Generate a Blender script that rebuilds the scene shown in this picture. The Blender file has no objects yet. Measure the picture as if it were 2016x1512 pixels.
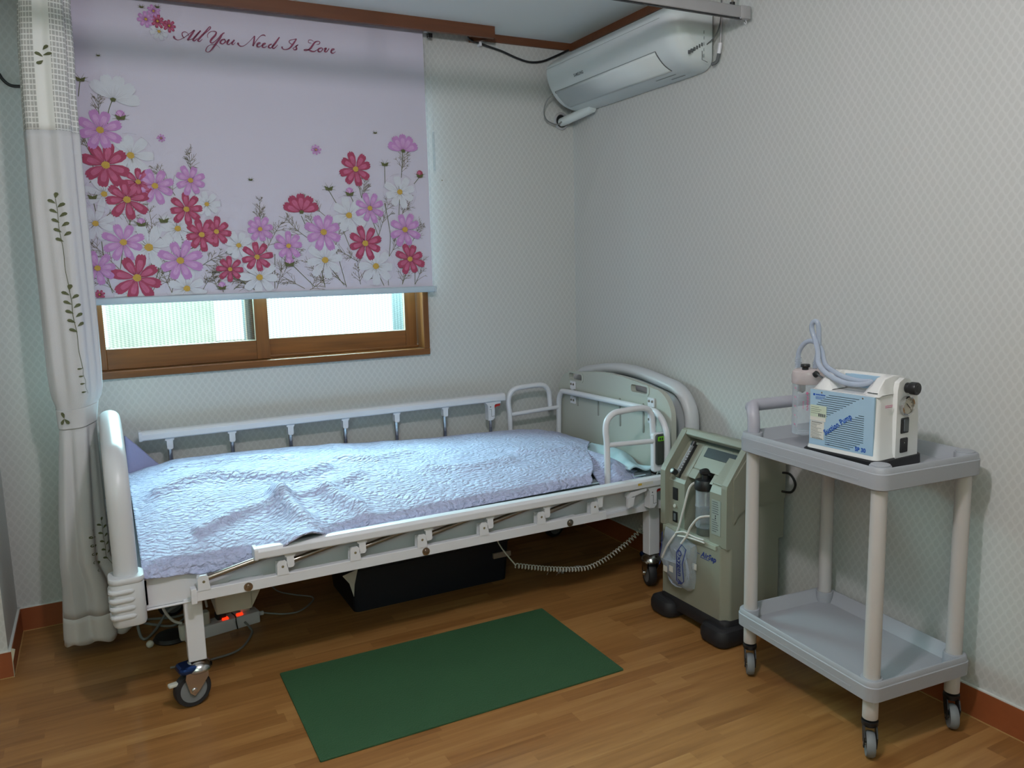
import bpy, math, random
import numpy as np
from mathutils import Matrix, Vector
from mathutils.geometry import tessellate_polygon
S = bpy.context.scene
C = S.collection
PI = math.pi

# ---------------------------------------------------------------- camera
def look(yaw, pitch, roll):
    f = Vector((math.sin(yaw)*math.cos(pitch), math.cos(yaw)*math.cos(pitch), math.sin(pitch)))
    r0 = Vector((math.cos(yaw), -math.sin(yaw), 0)); u0 = r0.cross(f)
    r = math.cos(roll)*r0 + math.sin(roll)*u0; u = -math.sin(roll)*r0 + math.cos(roll)*u0
    return r, u, f
cd = bpy.data.cameras.new('camera'); cam = bpy.data.objects.new('camera', cd); C.objects.link(cam)
cd.sensor_width = 36.0; cd.lens = 1570.45/2016*36; cd.clip_start = .05
r_, u_, f_ = look(0.47845, -0.14557, -0.02678)
Mx = Matrix((r_, u_, -f_)).transposed().to_4x4(); Mx.translation = Vector((-2.0852, -3.3227, 1.2811))
cam.matrix_world = Mx
S.camera = cam
# ---------------------------------------------------------------- view, world, lights
S.view_settings.view_transform = 'Standard'; S.view_settings.look = 'None'
S.view_settings.gamma = 1.0; S.view_settings.use_curve_mapping = False
S.view_settings.exposure = -.46
S.cycles.max_bounces = 8; S.cycles.diffuse_bounces = 3; S.cycles.transparent_max_bounces = 16
S.cycles.caustics_reflective = False; S.cycles.caustics_refractive = False
S.cycles.sample_clamp_indirect = 4.0
W = bpy.data.worlds.new('World'); S.world = W; W.use_nodes = True
bg = W.node_tree.nodes['Background']; bg.inputs[0].default_value = (.94, 1.0, .99, 1); bg.inputs[1].default_value = 2.4
def area(name, loc, target, sx, sy, power, col):
    l = bpy.data.lights.new(name, 'AREA'); l.shape = 'RECTANGLE'; l.size = sx; l.size_y = sy
    l.energy = power; l.color = col
    o = bpy.data.objects.new(name, l); C.objects.link(o); o.location = loc
    o.rotation_euler = (Vector(target)-Vector(loc)).to_track_quat('-Z', 'Y').to_euler()
    return o
# daylight: the sky outside the frosted window; then added fills behind the camera and overhead
area('sky_outside_window', (-1.5, .95, 1.90), (-1.5, -.6, .75), 1.7, 1.2, 700, (.60, .96, 1.0))
area('rear_green_fill', (-2.75, -4.35, 1.85), (-1.4, 0, 4.6), 1.6, .6, 36, (.74, 1.0, .85))  # greenish fill added behind the camera, no window is built there
area('overhead_soft_fill', (-1.55, -2.35, 2.26), (-1.55, -2.34, 0), .8, .8, 5, (1.0, .96, .97))  # soft fill added near the ceiling, beside the lamp below
# ceiling lamp
ll = bpy.data.lights.new('ceiling_lamp', 'POINT'); ll.energy = 60; ll.color = (.99, .945, 1.0); ll.shadow_soft_size = .055
lo = bpy.data.objects.new('ceiling_lamp', ll); C.objects.link(lo); lo.location = (-1.66, -2.38, 2.14)

# ---------------------------------------------------------------- materials
def lin(c):
    return tuple((x/12.92 if x <= .04045 else ((x+.055)/1.055)**2.4) for x in c)
def hexc(r, g, b): return lin((r/255., g/255., b/255.))+(1,)
def N(nt, t, **k):
    n = nt.nodes.new(t)
    for a, v in k.items(): setattr(n, a, v)
    return n
def mat(name, col, rough=.5, metal=0, spec=.5, bump=None, var=None, trans=0, alpha=1, emit=None, coat=0, sub=None):
    m = bpy.data.materials.new(name); m.use_nodes = True; nt = m.node_tree; b = nt.nodes['Principled BSDF']
    c = hexc(*col); b.inputs['Base Color'].default_value = c
    b.inputs['Roughness'].default_value = rough; b.inputs['Metallic'].default_value = metal
    b.inputs['Specular IOR Level'].default_value = spec
    if trans: b.inputs['Transmission Weight'].default_value = trans
    if alpha < 1: b.inputs['Alpha'].default_value = alpha
    if coat: b.inputs['Coat Weight'].default_value = coat
    if emit: b.inputs['Emission Color'].default_value = hexc(*emit[0]); b.inputs['Emission Strength'].default_value = emit[1]
    tc = N(nt, 'ShaderNodeTexCoord')
    if var is None: var = (14, .05)
    n = N(nt, 'ShaderNodeTexNoise'); n.inputs['Scale'].default_value = var[0]; n.inputs['Detail'].default_value = 4
    nt.links.new(tc.outputs['Object'], n.inputs['Vector'])
    mx = N(nt, 'ShaderNodeMix', data_type='RGBA')
    mx.inputs[6].default_value = tuple(x*(1-var[1]) for x in c[:3])+(1,)
    mx.inputs[7].default_value = tuple(min(1, x*(1+var[1])) for x in c[:3])+(1,)
    nt.links.new(n.outputs[0], mx.inputs[0]); nt.links.new(mx.outputs[2], b.inputs['Base Color'])
    if bump:
        n2 = N(nt, 'ShaderNodeTexNoise'); n2.inputs['Scale'].default_value = bump[0]; n2.inputs['Detail'].default_value = 3
        nt.links.new(tc.outputs['Object'], n2.inputs['Vector'])
        bp = N(nt, 'ShaderNodeBump'); bp.inputs['Strength'].default_value = bump[1]; bp.inputs['Distance'].default_value = .003
        nt.links.new(n2.outputs[0], bp.inputs['Height']); nt.links.new(bp.outputs[0], b.inputs['Normal'])
    return m
def math_(nt, op, a, b=None, clamp=False):
    n = N(nt, 'ShaderNodeMath', operation=op, use_clamp=clamp)
    for i, v in enumerate((a, b)):
        if v is None: continue
        if isinstance(v, (int, float)): n.inputs[i].default_value = v
        else: nt.links.new(v, n.inputs[i])
    return n.outputs[0]
def wallpaper():
    m = bpy.data.materials.new('wallpaper'); m.use_nodes = True; nt = m.node_tree; b = nt.nodes['Principled BSDF']
    tc = N(nt, 'ShaderNodeTexCoord'); s = N(nt, 'ShaderNodeSeparateXYZ'); nt.links.new(tc.outputs['Object'], s.inputs[0])
    h = math_(nt, 'ADD', s.outputs[0], s.outputs[1])
    u = math_(nt, 'MULTIPLY', h, PI/.0255); v = math_(nt, 'MULTIPLY', s.outputs[2], PI/.037)
    p = math_(nt, 'COSINE', math_(nt, 'ADD', u, v)); q = math_(nt, 'COSINE', math_(nt, 'SUBTRACT', u, v))
    k = math_(nt, 'ABSOLUTE', math_(nt, 'MULTIPLY', p, q))
    mr = N(nt, 'ShaderNodeMapRange', interpolation_type='SMOOTHSTEP'); mr.inputs[1].default_value = .12; mr.inputs[2].default_value = .48
    nt.links.new(k, mr.inputs[0])
    no = N(nt, 'ShaderNodeTexNoise'); no.inputs['Scale'].default_value = 60; nt.links.new(tc.outputs['Object'], no.inputs['Vector'])
    f = math_(nt, 'MULTIPLY', mr.outputs[0], math_(nt, 'ADD', math_(nt, 'MULTIPLY', no.outputs[0], .9), .5), True)
    mx = N(nt, 'ShaderNodeMix', data_type='RGBA'); mx.inputs[6].default_value = hexc(207, 207, 204); mx.inputs[7].default_value = hexc(199, 199, 196)
    nt.links.new(f, mx.inputs[0]); nt.links.new(mx.outputs[2], b.inputs['Base Color'])
    b.inputs['Roughness'].default_value = .62; b.inputs['Specular IOR Level'].default_value = .3
    bp = N(nt, 'ShaderNodeBump'); bp.inputs['Strength'].default_value = .12; bp.inputs['Distance'].default_value = .0012
    nt.links.new(f, bp.inputs['Height']); nt.links.new(bp.outputs[0], b.inputs['Normal'])
    return m
def wood(name, cols, pw, pl, rough, axis=0, grain=1.0, bands=True):
    m = bpy.data.materials.new(name); m.use_nodes = True; nt = m.node_tree; b = nt.nodes['Principled BSDF']
    tc = N(nt, 'ShaderNodeTexCoord'); s = N(nt, 'ShaderNodeSeparateXYZ'); nt.links.new(tc.outputs['Object'], s.inputs[0])
    L, Cc = (s.outputs[0], s.outputs[1]) if axis == 0 else ((s.outputs[1], s.outputs[0]) if axis == 1 else (s.outputs[2], s.outputs[0]))
    row = math_(nt, 'FLOOR', math_(nt, 'DIVIDE', Cc, pw))
    wn = N(nt, 'ShaderNodeTexWhiteNoise', noise_dimensions='1D'); nt.links.new(row, wn.inputs['W'])
    col_ = math_(nt, 'FLOOR', math_(nt, 'ADD', math_(nt, 'DIVIDE', L, pl), math_(nt, 'MULTIPLY', wn.outputs[0], 7.3)))
    cb = N(nt, 'ShaderNodeCombineXYZ'); nt.links.new(row, cb.inputs[0]); nt.links.new(col_, cb.inputs[1])
    w2 = N(nt, 'ShaderNodeTexWhiteNoise', noise_dimensions='3D'); nt.links.new(cb.outputs[0], w2.inputs['Vector'])
    mp = N(nt, 'ShaderNodeMapping'); mp.inputs['Scale'].default_value = {0: (3, 42, 42), 1: (42, 3, 42), 2: (42, 42, 3)}[axis]
    nt.links.new(tc.outputs['Object'], mp.inputs[0])
    off = N(nt, 'ShaderNodeVectorMath', operation='ADD'); nt.links.new(mp.outputs[0], off.inputs[0])
    sc = N(nt, 'ShaderNodeVectorMath', operation='SCALE'); sc.inputs[3].default_value = 9; nt.links.new(w2.outputs[1], sc.inputs[0]); nt.links.new(sc.outputs[0], off.inputs[1])
    g = N(nt, 'ShaderNodeTexNoise'); g.inputs['Scale'].default_value = 1.0; g.inputs['Detail'].default_value = 6; g.inputs['Distortion'].default_value = .6
    nt.links.new(off.outputs[0], g.inputs['Vector'])
    f = math_(nt, 'ADD', math_(nt, 'MULTIPLY', w2.outputs[0], .50 if bands else .15), math_(nt, 'MULTIPLY', math_(nt, 'SUBTRACT', g.outputs[0], .5), 1.1*grain))
    f = math_(nt, 'ADD', f, .18)
    cr = N(nt, 'ShaderNodeValToRGB'); el = cr.color_ramp.elements
    el[0].position = .05; el[0].color = hexc(*cols[0]); el[1].position = .95; el[1].color = hexc(*cols[2])
    e = el.new(.5); e.color = hexc(*cols[1])
    nt.links.new(f, cr.inputs[0]); nt.links.new(cr.outputs[0], b.inputs['Base Color'])
    b.inputs['Roughness'].default_value = rough
    bp = N(nt, 'ShaderNodeBump'); bp.inputs['Strength'].default_value = .12; bp.inputs['Distance'].default_value = .001
    nt.links.new(g.outputs[0], bp.inputs['Height']); nt.links.new(bp.outputs[0], b.inputs['Normal'])
    return m
def quilt():
    m = bpy.data.materials.new('quilted_fabric'); m.use_nodes = True; nt = m.node_tree; b = nt.nodes['Principled BSDF']
    b.inputs['Base Color'].default_value = hexc(186, 193, 228)
    b.inputs['Roughness'].default_value = .55; b.inputs['Sheen Weight'].default_value = .25
    tc = N(nt, 'ShaderNodeTexCoord')
    no = N(nt, 'ShaderNodeTexNoise'); no.inputs['Scale'].default_value = 9; no.inputs['Detail'].default_value = 3
    nt.links.new(tc.outputs['Object'], no.inputs['Vector'])
    ad = N(nt, 'ShaderNodeVectorMath', operation='MULTIPLY_ADD'); nt.links.new(no.outputs[1], ad.inputs[0]); ad.inputs[1].default_value = (.06, .06, .06); nt.links.new(tc.outputs['Object'], ad.inputs[2])
    mp = N(nt, 'ShaderNodeMapping'); mp.inputs['Scale'].default_value = (55, 95, 55); nt.links.new(ad.outputs[0], mp.inputs[0])
    vo = N(nt, 'ShaderNodeTexVoronoi'); vo.inputs['Scale'].default_value = 1; nt.links.new(mp.outputs[0], vo.inputs['Vector'])
    n2 = N(nt, 'ShaderNodeTexNoise'); n2.inputs['Scale'].default_value = 1.4; n2.inputs['Detail'].default_value = 4; nt.links.new(mp.outputs[0], n2.inputs['Vector'])
    h = math_(nt, 'ADD', math_(nt, 'MULTIPLY', vo.outputs[0], -.9), n2.outputs[0])
    bp = N(nt, 'ShaderNodeBump'); bp.inputs['Strength'].default_value = 1.0; bp.inputs['Distance'].default_value = .010
    nt.links.new(h, bp.inputs['Height']); nt.links.new(bp.outputs[0], b.inputs['Normal'])
    return m
def patterned_glass():
    m = bpy.data.materials.new('patterned_glass'); m.use_nodes = True; nt = m.node_tree; nt.nodes.clear()
    out = N(nt, 'ShaderNodeOutputMaterial'); tc = N(nt, 'ShaderNodeTexCoord'); s = N(nt, 'ShaderNodeSeparateXYZ'); nt.links.new(tc.outputs['Object'], s.inputs[0])
    u = math_(nt, 'MULTIPLY', s.outputs[0], PI/.0085); v = math_(nt, 'MULTIPLY', s.outputs[2], PI/.0085)
    k = math_(nt, 'MULTIPLY', math_(nt, 'COSINE', math_(nt, 'ADD', u, v)), math_(nt, 'COSINE', math_(nt, 'SUBTRACT', math_(nt, 'MULTIPLY', v, 1.0), math_(nt, 'MULTIPLY', u, .25))))
    mr = N(nt, 'ShaderNodeMapRange'); mr.inputs[1].default_value = -1; mr.inputs[2].default_value = 1; nt.links.new(k, mr.inputs[0])
    mx = N(nt, 'ShaderNodeMix', data_type='RGBA'); mx.inputs[6].default_value = (.60, .66, .66, 1); mx.inputs[7].default_value = (.98, 1, 1, 1); nt.links.new(mr.outputs[0], mx.inputs[0])
    t = N(nt, 'ShaderNodeBsdfTransparent'); nt.links.new(mx.outputs[2], t.inputs[0])
    d = N(nt, 'ShaderNodeBsdfTranslucent'); d.inputs[0].default_value = (.85, .95, .95, 1)
    gl = N(nt, 'ShaderNodeBsdfGlossy'); gl.inputs['Roughness'].default_value = .15
    a = N(nt, 'ShaderNodeMixShader'); a.inputs[0].default_value = .015; nt.links.new(t.outputs[0], a.inputs[1]); nt.links.new(d.outputs[0], a.inputs[2])
    c = N(nt, 'ShaderNodeMixShader'); c.inputs[0].default_value = .05; nt.links.new(a.outputs[0], c.inputs[1]); nt.links.new(gl.outputs[0], c.inputs[2])
    nt.links.new(c.outputs[0], out.inputs[0])
    return m
def clear_plastic(name, col, op=.25, rough=.1):
    m = bpy.data.materials.new(name); m.use_nodes = True; nt = m.node_tree; nt.nodes.clear()
    out = N(nt, 'ShaderNodeOutputMaterial'); t = N(nt, 'ShaderNodeBsdfTransparent'); t.inputs[0].default_value = (.93, .95, .97, 1)
    p = N(nt, 'ShaderNodeBsdfPrincipled'); p.inputs['Base Color'].default_value = hexc(*col); p.inputs['Roughness'].default_value = rough
    fr = N(nt, 'ShaderNodeLayerWeight'); fr.inputs[0].default_value = .35
    no = N(nt, 'ShaderNodeTexNoise'); no.inputs['Scale'].default_value = 35
    f = math_(nt, 'ADD', math_(nt, 'MULTIPLY', fr.outputs[1], .45), math_(nt, 'ADD', math_(nt, 'MULTIPLY', no.outputs[0], .08), op-.04), True)
    a = N(nt, 'ShaderNodeMixShader'); nt.links.new(f, a.inputs[0]); nt.links.new(t.outputs[0], a.inputs[1]); nt.links.new(p.outputs[0], a.inputs[2])
    nt.links.new(a.outputs[0], out.inputs[0])
    return m
def lace():
    m = bpy.data.materials.new('lace_mesh'); m.use_nodes = True; nt = m.node_tree; b = nt.nodes['Principled BSDF']
    tc = N(nt, 'ShaderNodeTexCoord'); s = N(nt, 'ShaderNodeSeparateXYZ'); nt.links.new(tc.outputs['UV'], s.inputs[0])
    u = math_(nt, 'ABSOLUTE', math_(nt, 'SINE', math_(nt, 'MULTIPLY', s.outputs[0], PI))); v = math_(nt, 'ABSOLUTE', math_(nt, 'SINE', math_(nt, 'MULTIPLY', s.outputs[1], PI)))
    k = math_(nt, 'MINIMUM', u, v)
    mr = N(nt, 'ShaderNodeMapRange'); mr.inputs[1].default_value = .30; mr.inputs[2].default_value = .42; nt.links.new(k, mr.inputs[0])
    mx = N(nt, 'ShaderNodeMix', data_type='RGBA'); mx.inputs[6].default_value = hexc(232, 232, 230); mx.inputs[7].default_value = hexc(206, 205, 203)
    nt.links.new(mr.outputs[0], mx.inputs[0]); nt.links.new(mx.outputs[2], b.inputs['Base Color']); b.inputs['Roughness'].default_value = .85
    pl = math_(nt, 'MULTIPLY', math_(nt, 'GREATER_THAN', s.outputs[0], 9.0), math_(nt, 'LESS_THAN', s.outputs[0], 13.5))
    al = math_(nt, 'SUBTRACT', 1, math_(nt, 'MULTIPLY', mr.outputs[0], math_(nt, 'SUBTRACT', .30, math_(nt, 'MULTIPLY', pl, .30))))
    nt.links.new(math_(nt, 'MAXIMUM', math_(nt, 'SUBTRACT', mr.outputs[0], pl), 0), mx.inputs[0]); nt.links.new(al, b.inputs['Alpha'])
    return m

WALL = wallpaper()
FLOOR = wood('parquet_laminate', ((130, 87, 45), (158, 112, 63), (178, 135, 82)), .053, .40, .40)
TRIMW = wood('brown_moulding', ((96, 56, 34), (116, 70, 42), (132, 84, 54)), 5, 9, .45, 0, .6, False)
BASEW = wood('brown_baseboard', ((138, 74, 42), (156, 86, 50), (170, 98, 60)), 5, 9, .42, 0, .35, False)
WINW = wood('window_wood', ((92, 56, 26), (128, 80, 38), (154, 102, 50)), 5, 9, .35, 0, .9, False)
WINV = wood('window_wood_upright', ((92, 56, 26), (128, 80, 38), (154, 102, 50)), 5, 9, .35, 2, .9, False)
CEIL = mat('ceiling_paper', (240, 246, 244), .8, bump=(300, .1), var=(3, .03))
CAULK = mat('white_caulk', (222, 224, 220), .5)
GLASS = patterned_glass()
WHITE = mat('white_paint', (222, 222, 227), .32, var=(5, .02))
CREAM = mat('cream_plastic', (206, 206, 196), .4, var=(5, .02))
BOARD = mat('grey_white_plastic', (203, 204, 208), .35, var=(4, .02))
INNERB = mat('pale_olive_board', (184, 186, 176), .45, var=(4, .02))
HEADP = mat('taupe_board', (150, 150, 142), .45)
CHROME = mat('chrome', (205, 205, 205), .18, 1, var=(8, .03))
STEEL = mat('steel', (150, 142, 132), .28, 1)
BLACK = mat('black_plastic', (26, 26, 28), .4, bump=(200, .1))
RUBBER = mat('black_rubber', (30, 30, 33), .6)
GREYR = mat('grey_rubber', (120, 124, 126), .6)
RED = mat('red_plastic', (190, 40, 34), .4)
QUILT = quilt()
SHEET = mat('lavender_sheet', (160, 166, 206), .8, bump=(90, .35))
PALE = mat('pale_teal_sheet', (186, 210, 218), .7, bump=(60, .3))
MATT = mat('mattress_cover', (112, 122, 128), .7, bump=(60, .3))
DARKG = mat('dark_green_sheet', (66, 84, 84), .7)
CURT = mat('curtain_linen', (208, 207, 211), .85, bump=(400, .25), var=(6, .02))
LACE = lace()
OLIVE = mat('olive_print', (92, 96, 66), .8)
BLINDF = mat('blind_fabric', (209, 204, 221), .75, bump=(500, .15), var=(2, .02))
BLUEW = mat('pale_blue_bar', (190, 205, 218), .4)
CRIM = mat('crimson_petal', (164, 66, 96), .8, var=(70, .22)); CRIM2 = mat('rose_petal', (192, 100, 134), .8, var=(70, .2)); CRIMD = mat('wine_line', (112, 34, 58), .8)
PINK = mat('lilac_petal', (192, 138, 196), .8, var=(70, .12)); PINK2 = mat('pale_lilac_petal', (208, 162, 210), .8, var=(70, .1)); PINKD = mat('mauve_line', (138, 78, 130), .8)
WPET = mat('white_petal', (212, 214, 224), .8, var=(70, .05)); WPETD = mat('grey_petal_line', (168, 164, 176), .8)
YEL = mat('yellow_centre', (196, 160, 74), .8, var=(300, .3)); GREEN = mat('leaf_green', (92, 96, 60), .8); BROWN = mat('dry_stem', (122, 110, 82), .8)
INK = mat('plum_ink', (138, 66, 94), .7)
ACW = mat('air_conditioner_white', (222, 230, 230), .3, var=(3, .01)); ACL = mat('seam_grey', (150, 158, 158), .5)
GREYT = mat('dark_grey_print', (92, 96, 98), .6)
RAILG = mat('rail_grey', (176, 174, 176), .4)
CABLEW = mat('white_cable', (206, 204, 198), .5); CABLEG = mat('grey_cable', (128, 130, 128), .5)
CONC = mat('sage_plastic', (142, 143, 128), .42, bump=(420, .12), var=(6, .03)); CONCL = mat('pale_sage_plastic', (164, 170, 154), .42)
HANDG = mat('shadow_grey_plastic', (96, 100, 92), .5)  # darker sage inside the recesses, their shade put into the colour
NAVY = mat('navy_ink', (38, 56, 120), .5)
PAPER = mat('paper', (220, 218, 210), .7); PAPERG = mat('greenish_paper', (200, 212, 190), .7); PGREY = mat('grey_label', (150, 158, 150), .6)
CLEAR = clear_plastic('clear_plastic', (225, 232, 238), .22); BAG = clear_plastic('bag_plastic', (215, 228, 240), .27, .10)
TUBE = clear_plastic('tube_silicone', (184, 194, 212), .72, .15); PINKC = clear_plastic('pink_clear', (228, 212, 210), .55, .2)
TRAY = mat('cart_grey', (164, 166, 172), .5, bump=(500, .15), var=(8, .03)); POST = mat('cart_post', (196, 191, 188), .5, var=(8, .03)); HANDL = mat('cart_handle', (178, 176, 186), .38)
PUMPW = mat('pump_white', (228, 226, 224), .3, var=(3, .01)); PUMPB = mat('pump_blue', (164, 194, 216), .45, var=(3, .02)); BLUET = mat('pump_lettering', (32, 84, 176), .5)
SLOT = mat('slot_dark', (44, 58, 70), .6); PINKT = mat('pink_print', (200, 110, 146), .6)
GAUGE = mat('gauge_face', (196, 186, 172), .4)
MATG = mat('green_mat', (43, 82, 50), .75, bump=(170, .8), var=(5, .08))
NAVYB = mat('navy_box', (13, 18, 30), .55); CLOTH = mat('grey_blue_cloth', (74, 84, 106), .8, bump=(30, .5))
GLOW = mat('red_switch_glow', (255, 60, 20), .4, emit=((255, 50, 16), 2.0))
LIME = mat('lime_panel', (112, 190, 30), .5); DGREY = mat('remote_dark', (58, 62, 58), .5)
YST = mat('warning_yellow', (206, 170, 60), .6)
PURP = mat('purple_grey', (138, 140, 162), .5); WOODB = mat('beige_tag', (150, 134, 122), .6)
OUTW = mat('outside_wall', (176, 166, 146), .8, var=(4.5, .6)); OUTD = mat('outer_frame', (16, 34, 38), .6); FLINE = mat('floor_line', (176, 140, 88), .6); BEAD = mat('glazing_bead', (196, 190, 166), .5)
BLUED = mat('blue_tinted_chrome', (40, 66, 120), .2, .8)

# ---------------------------------------------------------------- mesh helpers
def cr(pts, n=6, closed=False):
    P = [Vector(p) for p in pts]; out = []; L = len(P)
    for i in range(L if closed else L-1):
        if closed: a, b, c, d = P[i-1], P[i], P[(i+1) % L], P[(i+2) % L]
        else: a, b, c, d = P[max(i-1, 0)], P[i], P[i+1], P[min(i+2, L-1)]
        for k in range(n):
            t = k/n
            out.append(.5*((2*b)+(c-a)*t+(2*a-5*b+4*c-d)*t*t+(3*b-a-3*c+d)*t**3))
    if not closed: out.append(P[-1])
    return out
class MB:
    def __init__(s): s.v = []; s.f = []; s.m = []; s.mats = []; s.sm = []; s.T = None; s.uv = None
    def mi(s, m):
        if m not in s.mats: s.mats.append(m)
        return s.mats.index(m)
    def add(s, vs, fs, m, smooth=False):
        o = len(s.v); k = s.mi(m)
        for p in vs: s.v.append(Vector(p) if s.T is None else s.T @ Vector(p))
        for f in fs: s.f.append([i+o for i in f]); s.m.append(k); s.sm.append(smooth)
        return s
    def box(s, a, b, m):
        x0, x1 = sorted((a[0], b[0])); y0, y1 = sorted((a[1], b[1])); z0, z1 = sorted((a[2], b[2]))
        return s.add([(x0, y0, z0), (x1, y0, z0), (x1, y1, z0), (x0, y1, z0), (x0, y0, z1), (x1, y0, z1), (x1, y1, z1), (x0, y1, z1)],
                     [(0, 3, 2, 1), (4, 5, 6, 7), (0, 1, 5, 4), (1, 2, 6, 5), (2, 3, 7, 6), (3, 0, 4, 7)], m)
    def rbox(s, a, b, r, m, axis=2, n=4, e=None):
        """box with rounded vertical edges along axis and softened rims"""
        a, b = Vector(a), Vector(b); c = (a+b)/2; h = Vector([abs(b[i]-a[i])/2 for i in range(3)])
        o = [1, 2, 0] if axis == 0 else ([2, 0, 1] if axis == 1 else [0, 1, 2])
        hx, hy, hz = h[o[0]], h[o[1]], h[o[2]]; e = min(r, hz)*.5 if e is None else e
        lv = [(e, -hz), (e*.3, -hz+e*.3), (0, -hz+e), (0, hz-e), (e*.3, hz-e*.3), (e, hz)]
        def P(x, y, z):
            q = [0, 0, 0]; q[o[0]] = x; q[o[1]] = y; q[o[2]] = z; return c+Vector(q)
        rings = [[P(x, y, z) for x, y in rr(hx-i, hy-i, max(r-i, .0004), n)] for i, z in lv]
        return s.loft(rings, m, True, True)
    def loft(s, rings, m, cap0=False, cap1=False, smooth=True, closed=True):
        n = len(rings[0]); vs = [p for r in rings for p in r]; fs = []
        for i in range(len(rings)-1):
            for j in range(n if closed else n-1):
                k = (j+1) % n; fs.append((i*n+j, i*n+k, (i+1)*n+k, (i+1)*n+j))
        s.add(vs, fs, m, smooth)
        if cap0: s.add(rings[0], [tuple(range(n))[::-1]], m)
        if cap1: s.add(rings[-1], [tuple(range(n))], m)
        return s
    def tube(s, pts, r, m, n=12, caps=True, smooth_pts=0, closed=False):
        P = cr(pts, smooth_pts, closed) if smooth_pts else [Vector(p) for p in pts]
        rs = r if isinstance(r, (list, tuple)) else [r]*len(P)
        if len(rs) != len(P): rs = [rs[min(int(i*len(rs)/len(P)), len(rs)-1)] for i in range(len(P))]
        L = len(P); rings = []; up = None
        for i in range(L):
            t = (P[(i+1) % L]-P[i-1]) if (closed or 0 < i < L-1) else (P[1]-P[0] if i == 0 else P[-1]-P[-2])
            t = t.normalized() if t.length > 1e-9 else Vector((0, 0, 1))
            if up is None: up = Vector((0, 0, 1)) if abs(t.z) < .9 else Vector((1, 0, 0))
            a = up - t*up.dot(t)
            if a.length < 1e-5: a = Vector((1, 0, 0)) - t*t.x
            a.normalize(); b = t.cross(a); up = a
            rings.append([P[i]+rs[i]*(math.cos(2*PI*k/n)*a+math.sin(2*PI*k/n)*b) for k in range(n)])
        if closed: rings.append(rings[0])
        return s.loft(rings, m, caps and not closed, caps and not closed)
    def cyl(s, a, b, r, m, n=20, r2=None, bev=0):
        a, b = Vector(a), Vector(b); d = (b-a).normalized(); r2 = r if r2 is None else r2
        if bev: return s.tube([a, a, a+d*bev, b-d*bev, b, b], [r-bev, r-bev, r, r2, r2-bev, r2-bev], m, n) if False else s._cb(a, b, r, r2, bev, m, n)
        return s._cb(a, b, r, r2, 0, m, n)
    def _cb(s, a, b, r, r2, e, m, n):
        d = (b-a).normalized(); up = Vector((0, 0, 1)) if abs(d.z) < .9 else Vector((1, 0, 0))
        u = (up-d*up.dot(d)).normalized(); w = d.cross(u)
        ring = lambda c, q: [c+q*(math.cos(2*PI*k/n)*u+math.sin(2*PI*k/n)*w) for k in range(n)]
        if e: rg = [ring(a, r-e), ring(a+d*e*.3, r-e*.3), ring(a+d*e, r), ring(b-d*e, r2), ring(b-d*e*.3, r2-e*.3), ring(b, r2-e)]
        else: rg = [ring(a, r), ring(b, r2)]
        return s.loft(rg, m, True, True)
    def lathe(s, c, prof, m, n=24, axis='z', cap=True):
        c = Vector(c)
        def P(r, h, k):
            x, y = r*math.cos(2*PI*k/n), r*math.sin(2*PI*k/n)
            return c+(Vector((x, y, h)) if axis == 'z' else (Vector((h, x, y)) if axis == 'x' else Vector((x, h, -y))))
        return s.loft([[P(r, h, k) for k in range(n)] for r, h in prof], m, cap and prof[0][0] > 1e-4, cap and prof[-1][0] > 1e-4)
    def prism(s, prof, axis, a, b, m, smooth=False, rot=None):
        """profile of 2-D points extruded along axis 0/1/2 between a and b"""
        def P(p, t):
            q = [0, 0, 0]; o = [i for i in range(3) if i != axis]; q[o[0]] = p[0]; q[o[1]] = p[1]; q[axis] = t; return q
        A = [P(p, a) for p in prof]; B = [P(p, b) for p in prof]; n = len(prof)
        s.add(A+B, [(i, (i+1) % n, (i+1) % n+n, i+n) for i in range(n)], m, smooth)
        tri = tessellate_polygon([[Vector((p[0], p[1], 0)) for p in prof]])
        s.add(A+B, [tuple(t) for t in tri]+[tuple(j+n for j in t[::-1]) for t in tri], m)
        return s
    def plate(s, loops, axis, a, b, m):
        """outline with holes, thickness along axis"""
        def P(p, t):
            q = [0, 0, 0]; o = [i for i in range(3) if i != axis]; q[o[0]] = p[0]; q[o[1]] = p[1]; q[axis] = t; return q
        flat = [p for l in loops for p in l]; n = len(flat)
        tri = tessellate_polygon([[Vector((p[0], p[1], 0)) for p in l] for l in loops])
        A = [P(p, a) for p in flat]; B = [P(p, b) for p in flat]; fs = [tuple(t) for t in tri]+[tuple(j+n for j in t[::-1]) for t in tri]
        o = 0
        for l in loops:
            k = len(l)
            for i in range(k): fs.append((o+i, o+(i+1) % k, o+(i+1) % k+n, o+i+n))
            o += k
        return s.add(A+B, fs, m)
    def sphere(s, c, r, m, n=16, sc=(1, 1, 1)):
        c = Vector(c); rings = []
        for i in range(n//2+1):
            t = PI*i/(n//2); q = max(math.sin(t), 1e-4)
            rings.append([c+Vector((r*q*math.cos(2*PI*k/n)*sc[0], r*q*math.sin(2*PI*k/n)*sc[1], r*math.cos(t)*sc[2])) for k in range(n)])
        return s.loft(rings, m)
    def poly(s, pts, m):
        """flat polygon from 3-D points"""
        P = [Vector(p) for p in pts]; tri = tessellate_polygon([P])
        return s.add(P, [tuple(t) for t in tri], m)
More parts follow.
